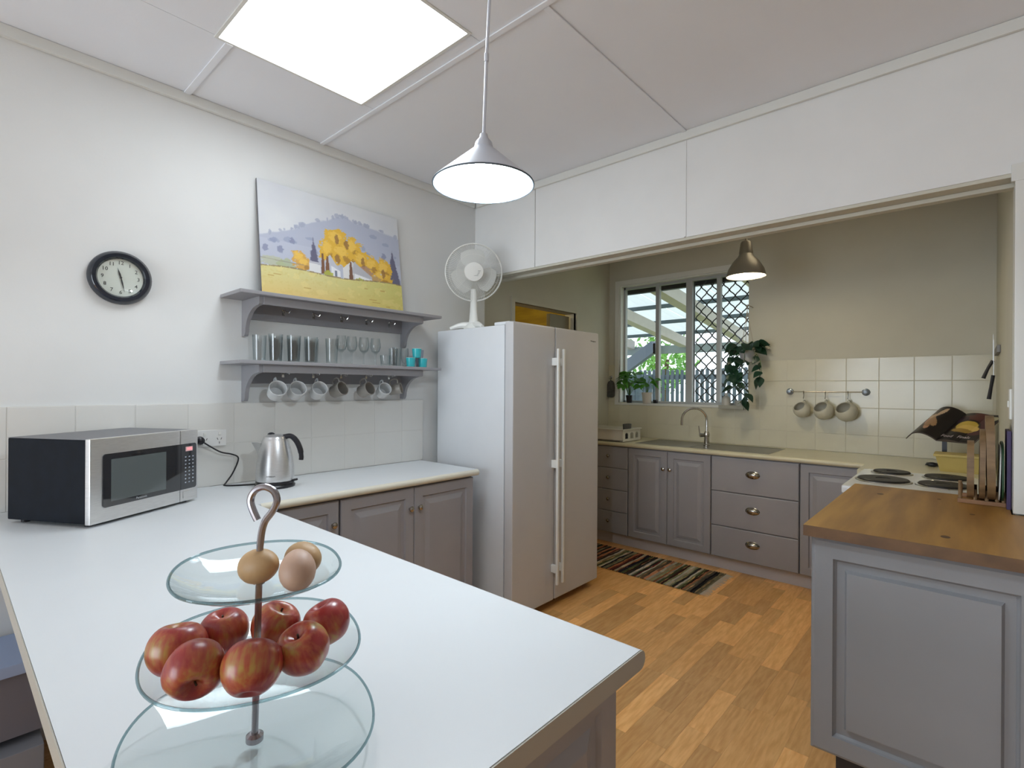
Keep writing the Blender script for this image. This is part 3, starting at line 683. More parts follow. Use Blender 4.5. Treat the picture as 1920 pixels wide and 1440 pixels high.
# ---------------------------------------------------------------- painting
def paint(NU, NV):
    rng = np.random.RandomState(3)
    u = np.linspace(0, 1, NU)[None, :].repeat(NV, 0); v = np.linspace(0, 1, NV)[:, None].repeat(NU, 1)
    def noise(f, s):
        r = np.random.RandomState(s); a = np.zeros_like(u)
        for o in range(3):
            g = r.rand(int(f*2**o)+3, int(f*2**o)+3); x = u*(g.shape[1]-2); y = v*(g.shape[0]-2); xi = x.astype(int); yi = y.astype(int); fx = x-xi; fy = y-yi
            fx = fx*fx*(3-2*fx); fy = fy*fy*(3-2*fy)
            a += (g[yi, xi]*(1-fx)*(1-fy)+g[yi, xi+1]*fx*(1-fy)+g[yi+1, xi]*(1-fx)*fy+g[yi+1, xi+1]*fx*fy)/2**o
        return a/1.75
    n1, n2, n3 = noise(6, 1), noise(18, 2), .45*noise(34, 5)+.55*noise(80, 8)
    C = np.zeros((NV, NU, 3))
    def put(mask, c, a=1.):
        c = np.array(c)/255.; m = (np.clip(mask, 0, 1)*a)[..., None]; C[:] = C*(1-m)+c*m
    put(np.ones_like(u), (212, 214, 220)); put(n1, (228, 229, 228), .8)
    hill = np.interp(u, [0, .1, .2, .33, .45, .52, .57, .65, .78, .9, 1], [.52, .58, .63, .74, .80, .86, .865, .84, .83, .81, .79])+.02*(n2-.5)
    put((hill-v)*80, (184, 189, 206)); put((hill-v)*80*(n2 > .5), (186, 190, 206), .6); put(((hill-v) > 0)*(v < .5), (198, 202, 216), .5)
    def blob(x, y, rx, ry, c, a=1., soft=9, rough=1.15, seed=0):
        d = ((u-x)/rx)**2+((v-y)/ry)**2; put((1-d+rough*(n3-.5)*2+rough*.8*(n2-.5))*soft, c, a)
    for k in range(34):
        x = rng.rand(); y = np.interp(x, [0, .1, .2, .33, .45, .52, .57, .65, .78, .9, 1], [.52, .58, .63, .74, .80, .86, .865, .84, .83, .81, .79])
        blob(x, y+.004, .006+.016*rng.rand(), .01+.014*rng.rand(), (172, 177, 196), .75)
    for k in range(16):
        xb = rng.rand(); blob(xb, min(.45+.3*rng.rand(), np.interp(xb, [0, .33, .52, .78, 1], [.44, .66, .80, .76, .72])), .012+.02*rng.rand(), .012+.015*rng.rand(), (148, 156, 184), .5)
    for x, y in ((.03, .42), (.12, .43), (.86, .56), (.2, .52)): blob(x, y, .02, .035, (140, 145, 172), .8)
    ground = .265+.03*u+.012*np.sin(u*9)
    blob(.07, .31, .09, .05, (190, 194, 165), .8); blob(.16, .31, .07, .045, (176, 186, 140), .7)
    for k, (x, y, rx, ry) in enumerate(((.335, .45, .036, .15), (.935, .46, .055, .19))):
        w = np.clip((y+ry-v)/(2*ry), 0, 1); put(((rx*w*1.25-np.abs(u-x)+.012*(n3-.5)*2)*140)*(v > y-ry)*(v < y+ry), (104, 102, 124), .95)
    tr = [(.50, .60, .085, .13), (.44, .50, .07, .12), (.55, .50, .10, .13), (.62, .57, .07, .11), (.69, .46, .08, .11), (.76, .44, .07, .11), (.86, .42, .06, .12), (.84, .33, .085, .07), (.24, .37, .06, .10), (.27, .33, .05, .07)]
    for i, (x, y, rx, ry) in enumerate(tr):
        c = (232, 184, 70) if i < 8 else (222, 172, 88)
        blob(x, y, rx, ry, c, 1, 6); blob(x-.01, y+.03, rx*.6, ry*.5, (248, 206, 98), .8, 2)
        blob(x+rx*.3, y-ry*.35, rx*.4, ry*.35, (166, 122, 60), .7, 2)
    for x, y in ((.50, .62), (.57, .60), (.50, .45), (.69, .45), (.62, .42), (.85, .38)): blob(x, y, .018, .05, (140, 100, 66), .7, 3)
    blob(.70, .37, .06, .055, (176, 140, 124), .8); blob(.78, .31, .05, .04, (196, 160, 110), .9)
    def poly(P, c):
        m = np.ones_like(u, bool); n = len(P)
        for i in range(n):
            (xa, ya), (xb, yb) = P[i], P[(i+1) % n]; m &= ((xb-xa)*(v-ya)-(yb-ya)*(u-xa)) >= 0
        put(m.astype(float), c)
    poly([(.30, .275), (.375, .27), (.375, .355), (.30, .36)], (232, 232, 232)); poly([(.30, .36), (.375, .355), (.372, .375), (.303, .38)], (196, 196, 204))
    poly([(.405, .27), (.515, .262), (.515, .33), (.445, .47), (.405, .40)], (200, 202, 212)); poly([(.45, .27), (.515, .262), (.515, .33), (.45, .37)], (238, 239, 242)); poly([(.472, .275), (.49, .275), (.49, .33), (.472, .332)], (130, 136, 152))
    poly([(.535, .265), (.60, .255), (.60, .45), (.535, .37)], (232, 230, 228)); poly([(.59, .25), (.755, .245), (.755, .325), (.60, .45)], (212, 212, 214)); poly([(.62, .25), (.75, .245), (.75, .30), (.62, .335)], (240, 240, 242)); poly([(.6, .34), (.755, .31), (.755, .33), (.62, .45)], (190, 190, 196))
    poly([(.378, .28), (.405, .28), (.400, .47), (.388, .47)], (128, 92, 70)); poly([(.405, .28), (.44, .28), (.432, .45), (.420, .45)], (134, 96, 72)); poly([(.575, .26), (.608, .26), (.600, .44), (.587, .44)], (126, 92, 74))
    blob(.43, .28, .035, .04, (186, 190, 84), .9); blob(.66, .27, .04, .035, (178, 182, 80), .9)
    g = v < ground-.03*(u > .5)*0
    put(g.astype(float), (224, 214, 148)); put(g*np.clip((.22-v)/.2, 0, 1), (234, 200, 124), .9); put(g*np.clip(u*1.3-.45, 0, 1), (212, 206, 104), .7)
    put(g*(n3 > .60)*.5, (214, 190, 108), .5); put(g*(n2 > .62)*.4, (246, 226, 150), .8)
    put((np.abs(v-ground) < .006).astype(float)*(n3 > .4), (150, 130, 96), .8)
    put((np.abs(v-.33+.02*u) < .004).astype(float)*(u < .3), (150, 140, 130), .5)
    for k in range(9):
        x, y = rng.rand(), .04+.2*rng.rand(); put((np.abs(u-x) < .012+.02*rng.rand()).astype(float)*(np.abs(v-y) < .005), (190, 150, 80), .6)
    return np.clip(C, 0, 1)
def colgrid(name, C, w, h, m, parent, M, fpos=None):
    NV, NU = C.shape[:2]; lin = np.where(C <= .04045, C/12.92, ((C+.055)/1.055)**2.4)
    me = bpy.data.meshes.new(name); vs = []
    for j in range(NV):
        for i in range(NU):
            p = Vector(fpos(i/(NU-1), j/(NV-1))) if fpos else Vector((w*i/(NU-1), 0, h*j/(NV-1))); vs.append(M @ p)
    fs = [(j*NU+i, j*NU+i+1, (j+1)*NU+i+1, (j+1)*NU+i) for j in range(NV-1) for i in range(NU-1)]
    me.from_pydata(vs, [], fs); a = me.color_attributes.new('Col', 'FLOAT_COLOR', 'POINT')
    buf = np.ones((NV*NU, 4), np.float32); buf[:, :3] = lin.reshape(-1, 3); a.data.foreach_set('color', buf.ravel())
    me.materials.append(m); me.update(); o = bpy.data.objects.new(name, me); COL.objects.link(o); o.parent = parent; return o
m_attr = attrmat('painted colours')
pw, ph = .830, .600; tilt = math.atan2(.075, .60)
t = thing('landscape_picture', 'unframed picture of golden trees and white cottages leaning on the upper shelf', 'picture', (-2.566, 1.043, 1.8045))
t.rotation_euler = Euler((0, -tilt, 0)) @ Euler((0, 0, 0)) if False else (0, 0, 0)
Mp = RY(-math.degrees(tilt)) @ RZ(90)
obj('board', B(box, 0, pw, 0, .012, 0, ph, Mp @ T(0, -.0125, 0) @ T(0, .0128, 0)), mat('picture edge', (.12, .12, .13), .6), t, 0)
Cc = paint(300, 220)
colgrid('picture_print', Cc*.93+.02, pw, ph, m_attr, t, Mp @ T(0, -.0006, 0))
# ---------------------------------------------------------------- clock
t = thing('wall_clock', 'round black rimmed wall clock on the white wall', 'clock', (X0+.002, .503, 1.817)); Mc = RZ(90) @ RX(90)
CR = .111
obj('rim', B(lathe, [(CR*.70, 0), (CR*.97, 0), (CR, .008), (CR*.97, .022), (CR*.88, .032), (CR*.76, .030), (CR*.70, .018)], 48, Mc), mat('black clock rim', (.008, .012, .022), .15, coat=.5), t)
fc = obj('dial', B(lathe, [(0, .014), (CR*.705, .014), (CR*.705, .010), (0, .010)], 40, Mc), mat('clock face', (.74, .76, .68), .5), t)
m_ink = mat('ink', (.03, .03, .03), .5)
for k in range(1, 13):
    a = rad(90-30*k); text('numeral', str(k), .021, Mc @ T(.061*math.cos(a), .061*math.sin(a), .0146), m_ink, fc)
def hand(L, w, ang, z):
    a = rad(90-ang); return B(addm, [(-.014, 0, z), (0, -w, z), (L*.35, -w*1.3, z), (L, 0, z), (L*.35, w*1.3, z), (0, w, z)], [(0, 1, 2, 3, 4, 5)], Mc @ Matrix.Rotation(a, 4, 'Z'))
obj('hour_hand', hand(.042, .0028, 344, .0175), m_ink, t, 0); obj('minute_hand', hand(.063, .0022, 168, .0185), m_ink, t, 0)
obj('hand_boss', B(lathe, [(0, .02), (.004, .02), (.004, .014)], 12, Mc), m_ink, t)
obj('glass_cover', B(lathe, [(CR*.70, .024), (CR*.4, .0255), (0, .026)], 32, Mc), m_pane, t)
# ================================================================ GLASSES ON THE LOWER SHELF
ZS = 1.4873
def glassware(kind, name, label, cat, x, y, h, r, group, z=ZS):
    t = thing(name, label, cat, (x, y, z), 0, group)
    w = .0016
    if kind == 'tall': pr_ = [(0, 0), (r*.80, 0), (r*.84, .006), (r, h), (r-w, h), (r*.84-w, .012), (0, .010)]
    elif kind == 'wine':
        pr_ = [(0, .001), (r*.9, 0), (r*.9, .002), (.004, .006), (.0032, .05), (.005, h*.42), (r*.75, h*.52), (r, h*.68), (r*.98, h*.8), (r*.80, h), (r*.80-w, h), (r*.98-w, h*.8), (r-w, h*.68), (r*.73, h*.54), (0, h*.45)]
    elif kind == 'tulip': pr_ = [(0, 0), (r*.8, 0), (r*.5, .01), (r*.7, h*.3), (r, h*.7), (r*.9, h), (r*.9-w, h), (r-w, h*.7), (r*.6, h*.3), (0, .02)]
    obj('bowl' if kind == 'wine' else 'glass_body', B(lathe, pr_, 22), m_glass, t)
    return t
rows = [(-2.50, 1.081, 'nearest highball glass in the front row, left end of the lower shelf'), (-2.50, 1.170, 'second highball glass from the left in the front row'), (-2.50, 1.258, 'third highball glass from the left in the front row'), (-2.50, 1.372, 'highball glass standing just left of the wine glasses')]
for x, y, lab in rows: glassware('tall', 'highball_glass', lab, 'glass', x, y, .132, .033, 'highball glasses on the lower shelf')
for x, y, lab in ((-2.60, 1.045, 'highball glass in the back row at the left end'), (-2.60, 1.125, 'highball glass in the back row behind the first gap'), (-2.60, 1.215, 'highball glass in the back row behind the third glass'), (-2.60, 1.315, 'highball glass in the back row, right end')):
    glassware('tall', 'highball_glass', lab, 'glass', x, y, .132, .033, 'highball glasses on the lower shelf')
for k, y in enumerate((1.452, 1.515, 1.59, 1.665)):
    glassware('wine', 'wine_glass', ('leftmost wine glass, partly behind the last highball glass', 'second wine glass from the left', 'third wine glass from the left', 'rightmost wine glass of the four')[k], 'wine glass', -2.545, y, .158, .030, 'wine glasses on the lower shelf')
glassware('tall', 'tumbler', 'short clear tumbler right of the wine glasses', 'glass', -2.50, 1.70, .062, .030, None)
glassware('tall', 'tall_tumbler', 'clear tall glass near the blue cups, left one', 'glass', -2.51, 1.762, .105, .026, None)
glassware('tall', 'tall_tumbler', 'clear tall glass touching the blue cups', 'glass', -2.57, 1.83, .118, .028, None)
glassware('tulip', 'tulip_glass', 'small clear tulip glass behind the blue cups', 'glass', -2.61, 1.915, .12, .026, None)
m_teal = mat('teal glaze', (.035, .42, .46), .25); m_cg = mat('grey cup glaze', (.25, .28, .33), .3)
def ccup(label, x, y, z, m):
    t = thing('egg_cup' if False else 'small_cup', label, 'cup', (x, y, z), 0, 'small handleless cups on the lower shelf'); r, h = .0285, .054
    obj('cup_body', B(lathe, [(0, 0), (r*.78, 0), (r*.84, .004), (r, h), (r-.003, h), (r*.8, .006), (0, .005)], 24), m, t)
    obj('rim', B(tube, [((r-.0015)*math.cos(2*PI*k/24), (r-.0015)*math.sin(2*PI*k/24), h) for k in range(24)], .0018, 6, closed=True), mat('pale rim', (.35, .62, .62), .3) if m is m_teal else m_cg, t)
ccup('teal cup at bottom left of the small stack', -2.485, 1.868, ZS, m_teal); ccup('teal cup at bottom right of the small stack', -2.485, 1.957, ZS, m_teal)
ccup('teal cup on top of the two others', -2.485, 1.912, ZS+.0565, m_teal); ccup('grey cup half hidden behind the teal cups', -2.575, 2.005, ZS+.0, m_cg); ccup('grey cup stacked on the hidden grey cup', -2.575, 2.000, ZS+.0565, m_cg)
# ---------------------------------------------------------------- mugs under the shelf
def mugset(pt_, r, h, axis, m, label, m_in=None, hz=.0):
    t = thing('hanging_mug', label, 'mug', pt_, 0, 'mugs hanging from hooks under the lower shelf')
    a = Vector(axis).normalized(); upv = Vector((0, 0, 1)); x = upv.cross(a).normalized(); y = a.cross(x).normalized()
    Mm = Matrix((x, y, a)).transposed().to_4x4()
    obj('mug_body', B(lathe, [(0, -h), (r*.72, -h), (r*.88, -h+.008), (r, -.002), (r-.0015, 0), (r-.004, -.002), (r*.84, -h+.012), (0, -h+.008)], 28, Mm), m, t)
    obj('handle', B(tube, [(0, r*.9, -h*.22), (0, r+.020, -h*.20), (0, r+.028, -h*.5), (0, r+.018, -h*.76), (0, r*.86, -h*.78)], .0045, 8, 4, Mm), m, t)
m_mw = mat('white mug glaze', (.66, .67, .67), .25); m_mb = mat('pale blue mug glaze', (.42, .47, .53), .3); m_mg = mat('taupe mug glaze', (.30, .28, .25), .35); m_mblk = mat('dark handled mug', (.27, .28, .31), .3)
ax1 = (.87, -.14, .47); ax2 = (.915, .25, .32)
MG = [(1.100, .042, ax1, m_mw, 'pale mug, leftmost under the lower shelf'), (1.200, .041, ax1, m_mw, 'pale mug second from the left under the shelf'), (1.315, .040, ax1, m_mw, 'pale mug third from the left, hanging alone'),
      (1.445, .039, ax2, m_mg, 'taupe mug in the middle facing right'), (1.612, .039, ax2, m_mg, 'taupe mug right of the wide gap facing right'), (1.712, .038, ax1, m_mw, 'pale mug touching the taupe mug near the right bracket'), (1.822, .033, (.75, .62, .2), m_mg, 'small grey mug against the right bracket')]
for y, r, ax, m, lab in MG: mugset((-2.512, y, 1.362), r, .078, ax, m, lab)
# ================================================================ KETTLE, CORD, SOCKET
t = thing('kettle', 'brushed steel kettle with black handle on its round base', 'kettle', (-2.437, 1.055, .8999)); kd = Vector((.744, .668, 0))
kb = obj('power_base', B(lathe, [(0, 0), (.086, 0), (.088, .008), (.084, .014), (.080, .016), (.080, .018), (.084, .020), (.083, .030), (0, .030)], 32), m_black, t)
obj('steel_body', B(lathe, [(0, .030), (.081, .030), (.0835, .04), (.082, .09), (.074, .15), (.060, .205), (.052, .225), (.046, .232), (0, .233)], 40), m_steel, t)
obj('lid', B(lathe, [(.053, .224), (.050, .234), (.035, .243), (0, .246)], 28), m_steel, t)
obj('lid_button', B(ell, .022, .016, .010, T(-.012, -.014, .243)), m_black, t)
b = bmesh.new(); sp = -kd; sd = Vector((0, 0, 1)).cross(sp)
vs = []; 
for (o_, w_, z_) in ((.066, .030, .222-.02), (.108, .010, .206), (.092, .006, .175), (.078, .003, .140), (.050, .034, .150)):
    for s in (-1, 1): vs.append(tuple(sp*o_+sd*(w_*s)+Vector((0, 0, z_))))
vs[0] = tuple(sp*.052+sd*-.036+Vector((0, 0, .204))); vs[1] = tuple(sp*.052+sd*.036+Vector((0, 0, .204)))
addm(b, vs, [(0, 2, 3, 1), (2, 4, 5, 3), (4, 6, 7, 5), (0, 8, 6, 4, 2), (1, 3, 5, 7, 9)])
obj('spout', b, m_steel, t, 40)
P = [tuple(kd*a+Vector((0, 0, z))) for a, z in ((.040, .232), (.072, .236), (.098, .214), (.116, .176), (.122, .142), (.121, .125))]
obj('handle', B(tube, P, [.012]*8+[.0125]*10+[.0105]*8, 10, 5), m_black, t)
obj('switch', B(tube, [tuple(kd*.08+Vector((0, 0, .028))), tuple(kd*.104+Vector((0, 0, .034)))], .005, 6), m_black, t)
text('maker_mark', 'SUNBEAM', .0085, T(0, 0, .058) @ RZ(41.9+12) @ T(0, -.0835, 0) @ RX(90), m_ink, t)
t = thing('wall_socket', 'white double wall socket beside the microwave', 'socket', (X0+.0102, .850, 1.125))
pl = obj('plate', B(box, 0, .009, -.062, .062, -.038, .038, c=.003), mat('socket plastic', (.78, .78, .76), .3), t)
for y in (-.030, .032):
    obj('switch', B(box, .009, .013, y-.006, y+.006, .014, .026, c=.0015), m_white, pl)
    b = bmesh.new()
    for (dy, dz, a) in ((-.008, -.004, 25), (.008, -.004, -25), (0, -.022, 0)): box(b, .0086, .0094, -.0012, .0012, -.005, .005, T(0, y+dy, dz) @ RX(a))
    obj('pin_slot', b, m_black, pl, 0)
tag(obj('black_cable', B(tube, [(-2.618, .800, 1.117), (-2.618, .835, 1.090), (-2.625, .885, 1.058), (-2.630, .935, 1.043), (-2.628, .962, 1.02), (-2.622, .935, .955), (-2.612, .900, .912), (-2.600, .893, .9045), (-2.56, .94, .9040), (-2.515, 1.01, .906)], .0035, 8, 5), m_black), 'thin black cord from the wall plug to the kettle base', 'cord')
tag(obj('power_plug', B(lathe, [(0, 0), (.018, 0), (.020, .010), (.017, .026), (.008, .032), (0, .033)], 16, T(-2.6405, .796, 1.118) @ RY(90)), m_black), 'round black plug in the left socket outlet', 'plug')
# ================================================================ MICROWAVE
t = thing('microwave', 'steel fronted black microwave oven standing askew on the peninsula', 'microwave', (-2.143, .329, .9), 0)
ang = math.degrees(math.atan2(.378, -.223)); t.rotation_euler = (0, 0, rad(ang))
mw, mh, md = .442, .292, .345          # local: x along the front, front faces -y
obj('casing', B(box, .003, mw-.003, .02, md, .012, mh-.003, c=.004), m_blackm, t)
obj('top_cover', B(box, .003, mw-.003, .022, md, mh-.0028, mh-.0012), mat('dull steel top', (.20, .20, .21), .5, .4), t, 0)
obj('front_frame', B(box, 0, .355, 0, .020, .010, mh, c=.003), m_steel, t)
obj('control_frame', B(box, .3565, mw, 0, .020, .010, mh, c=.003), m_steel, t)
m_mglass = mat('black door glass', (.012, .014, .018), .06, coat=1)
def rrect(x0, x1, z0, z1, r, rl=True, rr2=True):
    P = []
    for (cx, cz, a, on) in ((x1-r, z0+r, -90, rr2), (x1-r, z1-r, 0, rr2), (x0+r, z1-r, 90, rl), (x0+r, z0+r, 180, rl)):
        if on: P += [(cx+r*math.cos(rad(a+15*k)), cz+r*math.sin(rad(a+15*k))) for k in range(7)]
        else: P.append((x1 if a < 90 else x0, z0 if a in (-90, 180) else z1))
    return P
dg = obj('door_glass', B(prism, rrect(.042, .355, .058, .238, .010, True, False), .003, T(0, -.0028, 0)), m_mglass, t, 0)
obj('viewing_mesh', B(box, .070, .288, -.0032, -.0029, .075, .218), mat('oven window mesh', (.10, .115, .115), .12, coat=.6), dg, 0)
cpn = obj('control_panel', B(prism, rrect(.3565, .432, .058, .238, .010, False, True), .003, T(0, -.0028, 0)), m_mglass, t, 0)
obj('display', B(box, .378, .412, -.0034, -.0029, .208, .226), mat('display glow', (.3, .2, .2), .4, emis=(.9, .55, .55), estr=.35), cpn, 0)
text('display_digits', '0:00', .014, T(.397, -.0036, .217) @ RX(90), mat('red digits', (1, .1, .1), .5, emis=(1, .25, .3), estr=1.5), cpn)
m_key = mat('key print', (.42, .46, .52), .5); b = bmesh.new()
for r2 in range(8):
    for c2 in range(3): box(b, .375+c2*.018, .3815+c2*.018, -.0034, -.0029, .082+r2*.0145, .0865+r2*.0145)
obj('keypad', b, m_key, cpn, 0)
obj('open_button', B(box, .368, .430, -.003, .002, .022, .050, c=.002), m_steel, t)
text('maker_mark', 'Panasonic', .011, T(.185, -.0034, .067) @ RX(90), mat('silver print', (.5, .52, .54), .4), dg)
b = bmesh.new()
for x in (.03, mw-.03):
    for y in (.04, md-.04): lathe(b, [(0, 0), (.012, 0), (.012, .012), (0, .012)], 12, T(x, y, 0))
obj('foot', b, m_black, t)
# ================================================================ TIERED STAND WITH FRUIT
nrm = Vector((.060, -.003, 1)).normalized(); ax = nrm.cross(Vector((0, 1, 0))).normalized(); ay = nrm.cross(ax)
Ms = Matrix((-ax, -ay, nrm)).transposed().to_4x4() if False else Matrix((ay.cross(nrm), ay, nrm)).transposed().to_4x4()
BX = Vector((-.690, .274, .9))
t = thing('tiered_fruit_stand', 'three-tier glass plate stand with hooked steel rod in the foreground', 'stand', BX)
def plate(R, h, depth, nm='glass_plate'):
    w = .0028
    pr_ = [(.006, 0), (R*.42, 0), (R*.68, depth*.22), (R*.88, depth*.62), (R, depth), (R, depth+w), (R*.87, depth*.62+w), (R*.67, depth*.22+w), (R*.41, w), (.006, w)]
    o = obj(nm, B(lathe, pr_, 72, Ms @ T(0, 0, h-depth) @ RZ(45-18), 1, 1, 0, 2*PI, .022), m_plate, t, 60)
    b = bmesh.new(); q = lambda a: R*(1+.022*math.cos(4*(a)))
    tube(b, [(q(2*PI*k/72)*math.cos(2*PI*k/72), q(2*PI*k/72)*math.sin(2*PI*k/72), depth+.0012) for k in range(72)], .0018, 8, 0, Ms @ T(0, 0, h-depth) @ RZ(45-18), closed=True)
    obj('rim', b, m_rim, o)
plate(.149, .034, .022); plate(.127, .139, .022); plate(.099, .238, .020)
m_rod = mat('rod steel', (.36, .34, .36), .25, 1)
obj('rod', B(tube, [tuple(nrm*z) for z in (.012, .13, .255, .268)], .0042, 10), m_rod, t)
for z, r in ((.0125, .0105), (.119, .008), (.219, .007)): b = B(lathe, [(0, -.003), (r, -.003), (r, .004), (r*.6, .007), (0, .007)], 20, Ms @ T(0, 0, z+.003)); obj('collar', b, m_rod, t)
hk = [(483, 1030), (486, 1005), (492, 985), (503, 970), (511, 957), (514, 943), (509, 930), (499, 923), (488, 921), (475, 926), (467, 937), (465, 950), (470, 966), (478, 983)]
P = [Vector((.744, .668, 0))*((x-484)*.000685)+Vector((0, 0, .267-(y-1030)*.00068)) for x, y in hk]
off = nrm*.268-P[0]; P = [tuple(p+off) for p in P]
obj('hook', B(tube, P, .0045, 10, 3), m_rod, t)
m_egg1 = mat('tan egg shell', (.52, .33, .16), .5, noise=.12, nscale=30, bump=.08, bscale=300); m_egg2 = mat('pinkish egg shell', (.56, .37, .27), .5, noise=.1, nscale=30, bump=.08, bscale=300)
def at(x, y, d):
    p = fw*d+rr*((x-960)/F*d)+uu*(-(y-720-HY)/F*d); return p+Vector((0, 0, 1.37))
EGG = [((-.678, .272+.002, 1.140), (.9, .25, .25), m_egg1, 'tan egg at the front left of the top plate'), ((-.634, .303, 1.139), (-.75, .35, .45), m_egg2, 'pinkish egg standing at the right of the top plate'), ((-.673, .330, 1.137), (.95, .1, .05), m_egg1, 'tan egg lying behind the pinkish one')]
for p, a, m, lab in EGG:
    e = thing('egg', lab, 'egg', p, 0, 'eggs on the top plate'); e.rotation_euler = Vector(a).to_track_quat('Z', 'Y').to_euler()
    bpy.data.objects.remove(e)
    b = bmesh.new(); Q = Vector(a).to_track_quat('Z', 'Y').to_matrix().to_4x4()
    lathe(b, [((math.sin(PI*i/14))*.0218*(1-.11*math.cos(PI*(1-i/14))), -math.cos(PI*i/14)*.0285) for i in range(15)], 24, Q)
    o = obj('egg', b, m); o.location = p; tag(o, lab, 'egg', 'eggs on the top plate')
m_ap = bpy.data.materials.new('apple skin'); m_ap.use_nodes = True; n_ = m_ap.node_tree; L_ = n_.links; bs = n_.nodes['Principled BSDF']; bs.inputs['Roughness'].default_value = .32
bs.inputs['Coat Weight'].default_value = .25; bs.inputs['Coat Roughness'].default_value = .25
tc = n_.nodes.new('ShaderNodeTexCoord'); oi = n_.nodes.new('ShaderNodeObjectInfo'); mp = n_.nodes.new('ShaderNodeMapping'); L_.new(tc.outputs['Object'], mp.inputs[0]); L_.new(oi.outputs['Random'], mp.inputs['Location'])
nz = n_.nodes.new('ShaderNodeTexNoise'); nz.inputs['Scale'].default_value = 22; nz.inputs['Detail'].default_value = 3; L_.new(mp.outputs[0], nz.inputs['Vector'])
mp2 = n_.nodes.new('ShaderNodeMapping'); mp2.inputs['Scale'].default_value = (1, 1, .18); L_.new(tc.outputs['Object'], mp2.inputs[0])
nz2 = n_.nodes.new('ShaderNodeTexNoise'); nz2.inputs['Scale'].default_value = 170; nz2.inputs['Detail'].default_value = 4; L_.new(mp2.outputs[0], nz2.inputs['Vector'])
ad = n_.nodes.new('ShaderNodeMath'); ad.operation = 'MULTIPLY_ADD'; ad.inputs[1].default_value = .45; L_.new(nz2.outputs['Fac'], ad.inputs[0]); L_.new(nz.outputs['Fac'], ad.inputs[2])
cr = n_.nodes.new('ShaderNodeValToRGB'); L_.new(ad.outputs[0], cr.inputs[0]); e_ = cr.color_ramp.elements
e_[0].position = .66; e_[0].color = (.30, .022, .020, 1); e_[1].position = 1.0; e_[1].color = (.42, .29, .055, 1); k_ = cr.color_ramp.elements.new(.80); k_.color = (.40, .085, .035, 1)
sx_ = n_.nodes.new('ShaderNodeSeparateXYZ'); L_.new(tc.outputs['Object'], sx_.inputs[0])
g_ = n_.nodes.new('ShaderNodeMath'); g_.operation = 'MULTIPLY_ADD'; g_.inputs[1].default_value = 26; g_.inputs[2].default_value = -1.22; L_.new(sx_.outputs[2], g_.inputs[0])
g2_ = n_.nodes.new('ShaderNodeMath'); g2_.operation = 'ADD'; g2_.use_clamp = True; L_.new(g_.outputs[0], g2_.inputs[0]); L_.new(nz.outputs['Fac'], g2_.inputs[1])
mg_ = n_.nodes.new('ShaderNodeMix'); mg_.data_type = 'RGBA'; mg_.inputs['B'].default_value = (.40, .30, .07, 1); L_.new(g2_.outputs[0], mg_.inputs['Factor']); L_.new(cr.outputs[0], mg_.inputs['A'])
L_.new(mg_.outputs['Result'], bs.inputs['Base Color'])
m_stem = mat('apple stem', (.05, .03, .015), .8); m_cal = mat('stem hollow', (.16, .12, .03), .7)
AP = [(332, 1216, .637, .0350, (-.2, .1, 1), 'red apple at the left edge of the middle plate'), (366, 1253, .588, .0338, (.75, -.25, -.35), 'red apple front left, its hollow facing right and down'),
      (472, 1251, .592, .0345, (-.55, .35, .75), 'yellow and red lopsided apple at the front centre'), (568, 1216, .634, .0330, (.08, -.42, .9), 'greenish red apple with dark stem hollow facing the camera'),
      (613, 1166, .705, .0322, (-.3, -.3, .9), 'red apple at the right rear, calyx up'), (420, 1184, .690, .0325, (.0, -.15, 1), 'red apple behind the left two, hollow upwards'), (517, 1172, .700, .0330, (.25, .3, .9), 'red apple behind the steel rod')]
for x, y, d, r, a, lab in AP:
    r *= .955
    Q = Vector(a).to_track_quat('Z', 'Y').to_matrix().to_4x4(); b = bmesh.new(); pr_ = []
    for i in range(25):
        th = PI*i/24; q = math.sin(th); zz = -math.cos(th)
        dim = .30*math.exp(-(th/.30)**2); dimt = .44*math.exp(-((PI-th)/.33)**2)
        pr_.append((r*q*(1.0+.05*zz), r*(zz*.98+dim-dimt)))
    lathe(b, pr_, 32)
    for v in b.verts:
        s = 1+.025*math.sin(5*math.atan2(v.co.y, v.co.x)+r*900); v.co.x *= s
    o = obj('apple', b, m_ap); p = at(x, y, d); o.location = p; o.rotation_euler = Q.to_euler(); tag(o, lab, 'apple', 'apples on the middle plate')
    obj('stem', B(tube, [(0, 0, r*.50), (.001, .001, r*.66), (.002, .001, r*.74)], .0013, 6), m_stem, o)
# ================================================================ LOW BENCH SEAT at the far left
t = thing('low_bench_seat', 'low grey bench seat with pale blue top behind the peninsula at lower left', 'bench', (-2.5, -.5, 0))
obj('cushion_top', B(box, X0+.02, -2.34, -1.6, .24, .41, .45, c=.006), mat('pale blue pad', (.34, .42, .60), .7), t, world=True)
obj('body', B(box, X0+.02, -2.36, -1.6, .24, .20, .409), mat('bench grey', (.16, .15, .17), .6), t, 0, world=True)
obj('plinth', B(box, X0+.02, -2.31, -1.6, .24, .0, .17, c=.004), mat('bench plinth grey', (.24, .24, .26), .6), t, world=True)
